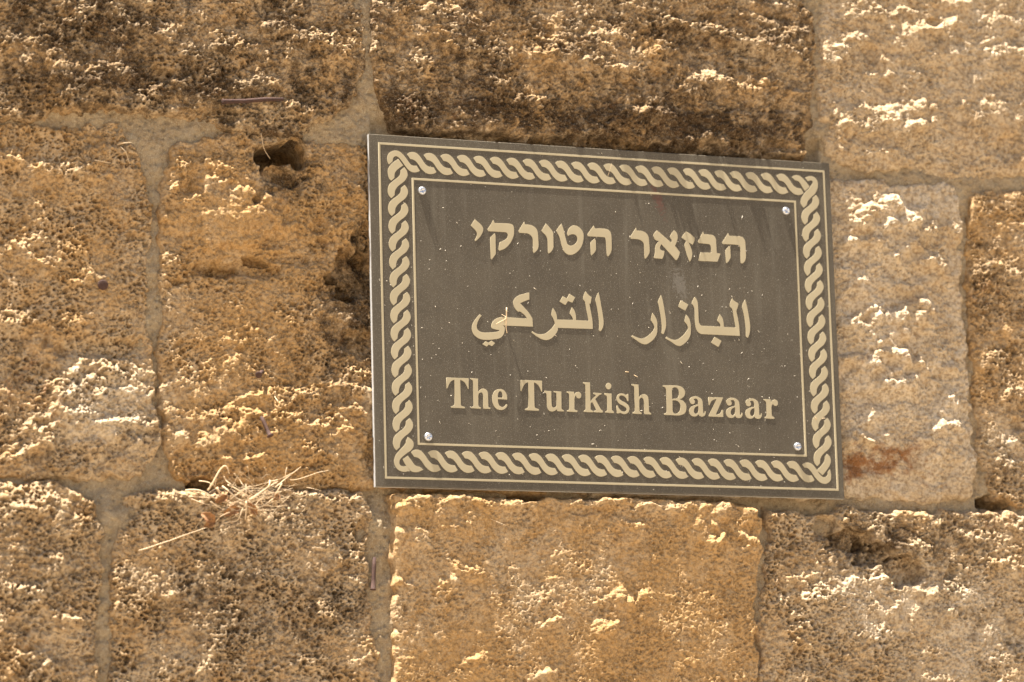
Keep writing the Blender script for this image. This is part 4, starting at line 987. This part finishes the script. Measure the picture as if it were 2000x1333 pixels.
def straw_in(line, rad, hh, sd):
    pts = wander(line, hh, 0.5, sd)
    n = len(pts)
    tube("straw", [p - cl for p in pts], [rad * 1e-3 * (1.0 - 0.5 * i / n) for i in range(n)], MAT['straw'], clump, 5)
for k, (rad, line) in enumerate(STRAWS):
    straw_in(line, rad, 16 + (k % 4) * 2, 50 + k)
r = random.Random(5)
for k in range(100):
    u, v = r.gauss(-372, 19), r.gauss(-186, 8)
    a = r.choice((-0.6, -0.45, 0.4, 0.2, -0.8)) + r.gauss(0, 0.35)
    L = r.uniform(8, 34)
    c = r.uniform(-9, 9)
    line = [(u - L / 2 * math.cos(a), v - L / 2 * math.sin(a)), (u + c * math.sin(a), v + c * math.cos(a) * 0.6), (u + L / 2 * math.cos(a), v + L / 2 * math.sin(a))]
    straw_in(line, 0.12 + 0.3 * r.random() ** 3, r.uniform(12, 20), 400 + k)
def leaf(u, v, ru, rv, sd, hh=17):
    """A curled dead leaf: a pointed blade, rolled along its midrib, with a torn margin."""
    q = random.Random(sd)
    n, m = 9, 6
    ang = q.uniform(-0.9, 0.9)
    verts, faces = [], []
    for i in range(n + 1):
        s = i / n
        wid = math.sin(math.pi * min(1, s * 0.92 + 0.06)) ** 0.8
        for j in range(m + 1):
            e = 2 * j / m - 1
            x = (2 * s - 1) * ru
            y = e * rv * wid * (q.uniform(0.7, 1.1) if abs(e) > 0.9 else 1.0)
            z = hh + 4.5 * e * e * wid - 3.0 * (2 * s - 1) ** 2 + q.uniform(-0.5, 0.5)
            verts.append(W(u + x * math.cos(ang) - y * math.sin(ang), v + x * math.sin(ang) + y * math.cos(ang), z) - cl)
    for i in range(n):
        for j in range(m):
            a = i * (m + 1) + j
            faces.append((a, a + 1, a + m + 2, a + m + 1))
    c = verts[len(verts) // 2].copy()
    o = mesh_obj("dead_leaf", [w - c for w in verts], faces, MAT['leaf'], clump, c)
    so = o.modifiers.new("thickness", 'SOLIDIFY')
    so.thickness = 0.0004
for k, (u, v, ru, rv) in enumerate(LEAVES):
    leaf(u, v, ru, rv, 700 + k)

def loose(line, rad, label, sd, hh):
    pts = wander(line, hh, 0.3, sd)
    n = len(pts)
    o = tube("straw", pts, [rad * 1e-3 * (1 - 0.4 * i / n) for i in range(n)], MAT['straw'], None, 5)
    tag(o, label, "straw", "loose straws stuck to the wall and sign")
loose([(-502, 148), (-496, 142), (-492, 132)], 0.35, 'thin upright straw on the block below the smeared mortar joint', 1, 9)
loose([(-504, 151), (-491, 152)], 0.45, 'short level straw just under the smeared mortar joint', 2, 9)
loose([(-527, 133), (-510, 132)], 0.5, 'pale level straw lying across the lit crest of the ochre block', 3, 9)
loose([(-360, 171), (-358, 158), (-350, 147)], 0.4, 'curved straw dangling in the deep hollow of the ochre block', 4, 4)
loose([(-349, -84), (-350, -89), (-348, -95)], 0.7, 'pale tuft of straw fluff above the slanting nail', 5, 9)
loose([(0, 142), (2, 159)], 0.2, "fine vertical fibre on the sign's upper rope border", 6, 16.6)
loose([(-114, 6), (-114, -10), (-113, -19)], 0.7, 'orange straw stuck upright across the lower Arabic lettering', 7, 17.4)
loose([(-126, -11), (-118, -7), (-113, -3), (-118, 0)], 0.4, 'looped pale straw stuck on the tail letter of the Arabic lettering', 8, 17)
loose([(12, -53), (18, -53), (25, -58)], 0.55, 'forked straw stuck to the plate above the English lettering', 9, 16.8)
loose([(-146, -200), (-134, -204), (-120, -211)], 0.3, 'thin curved fibre on the block face under the sign', 10, 16)
loose([(219, -93), (223, -95), (230, -93)], 0.35, "small curved straw on the sign's right rope border", 11, 16.8)
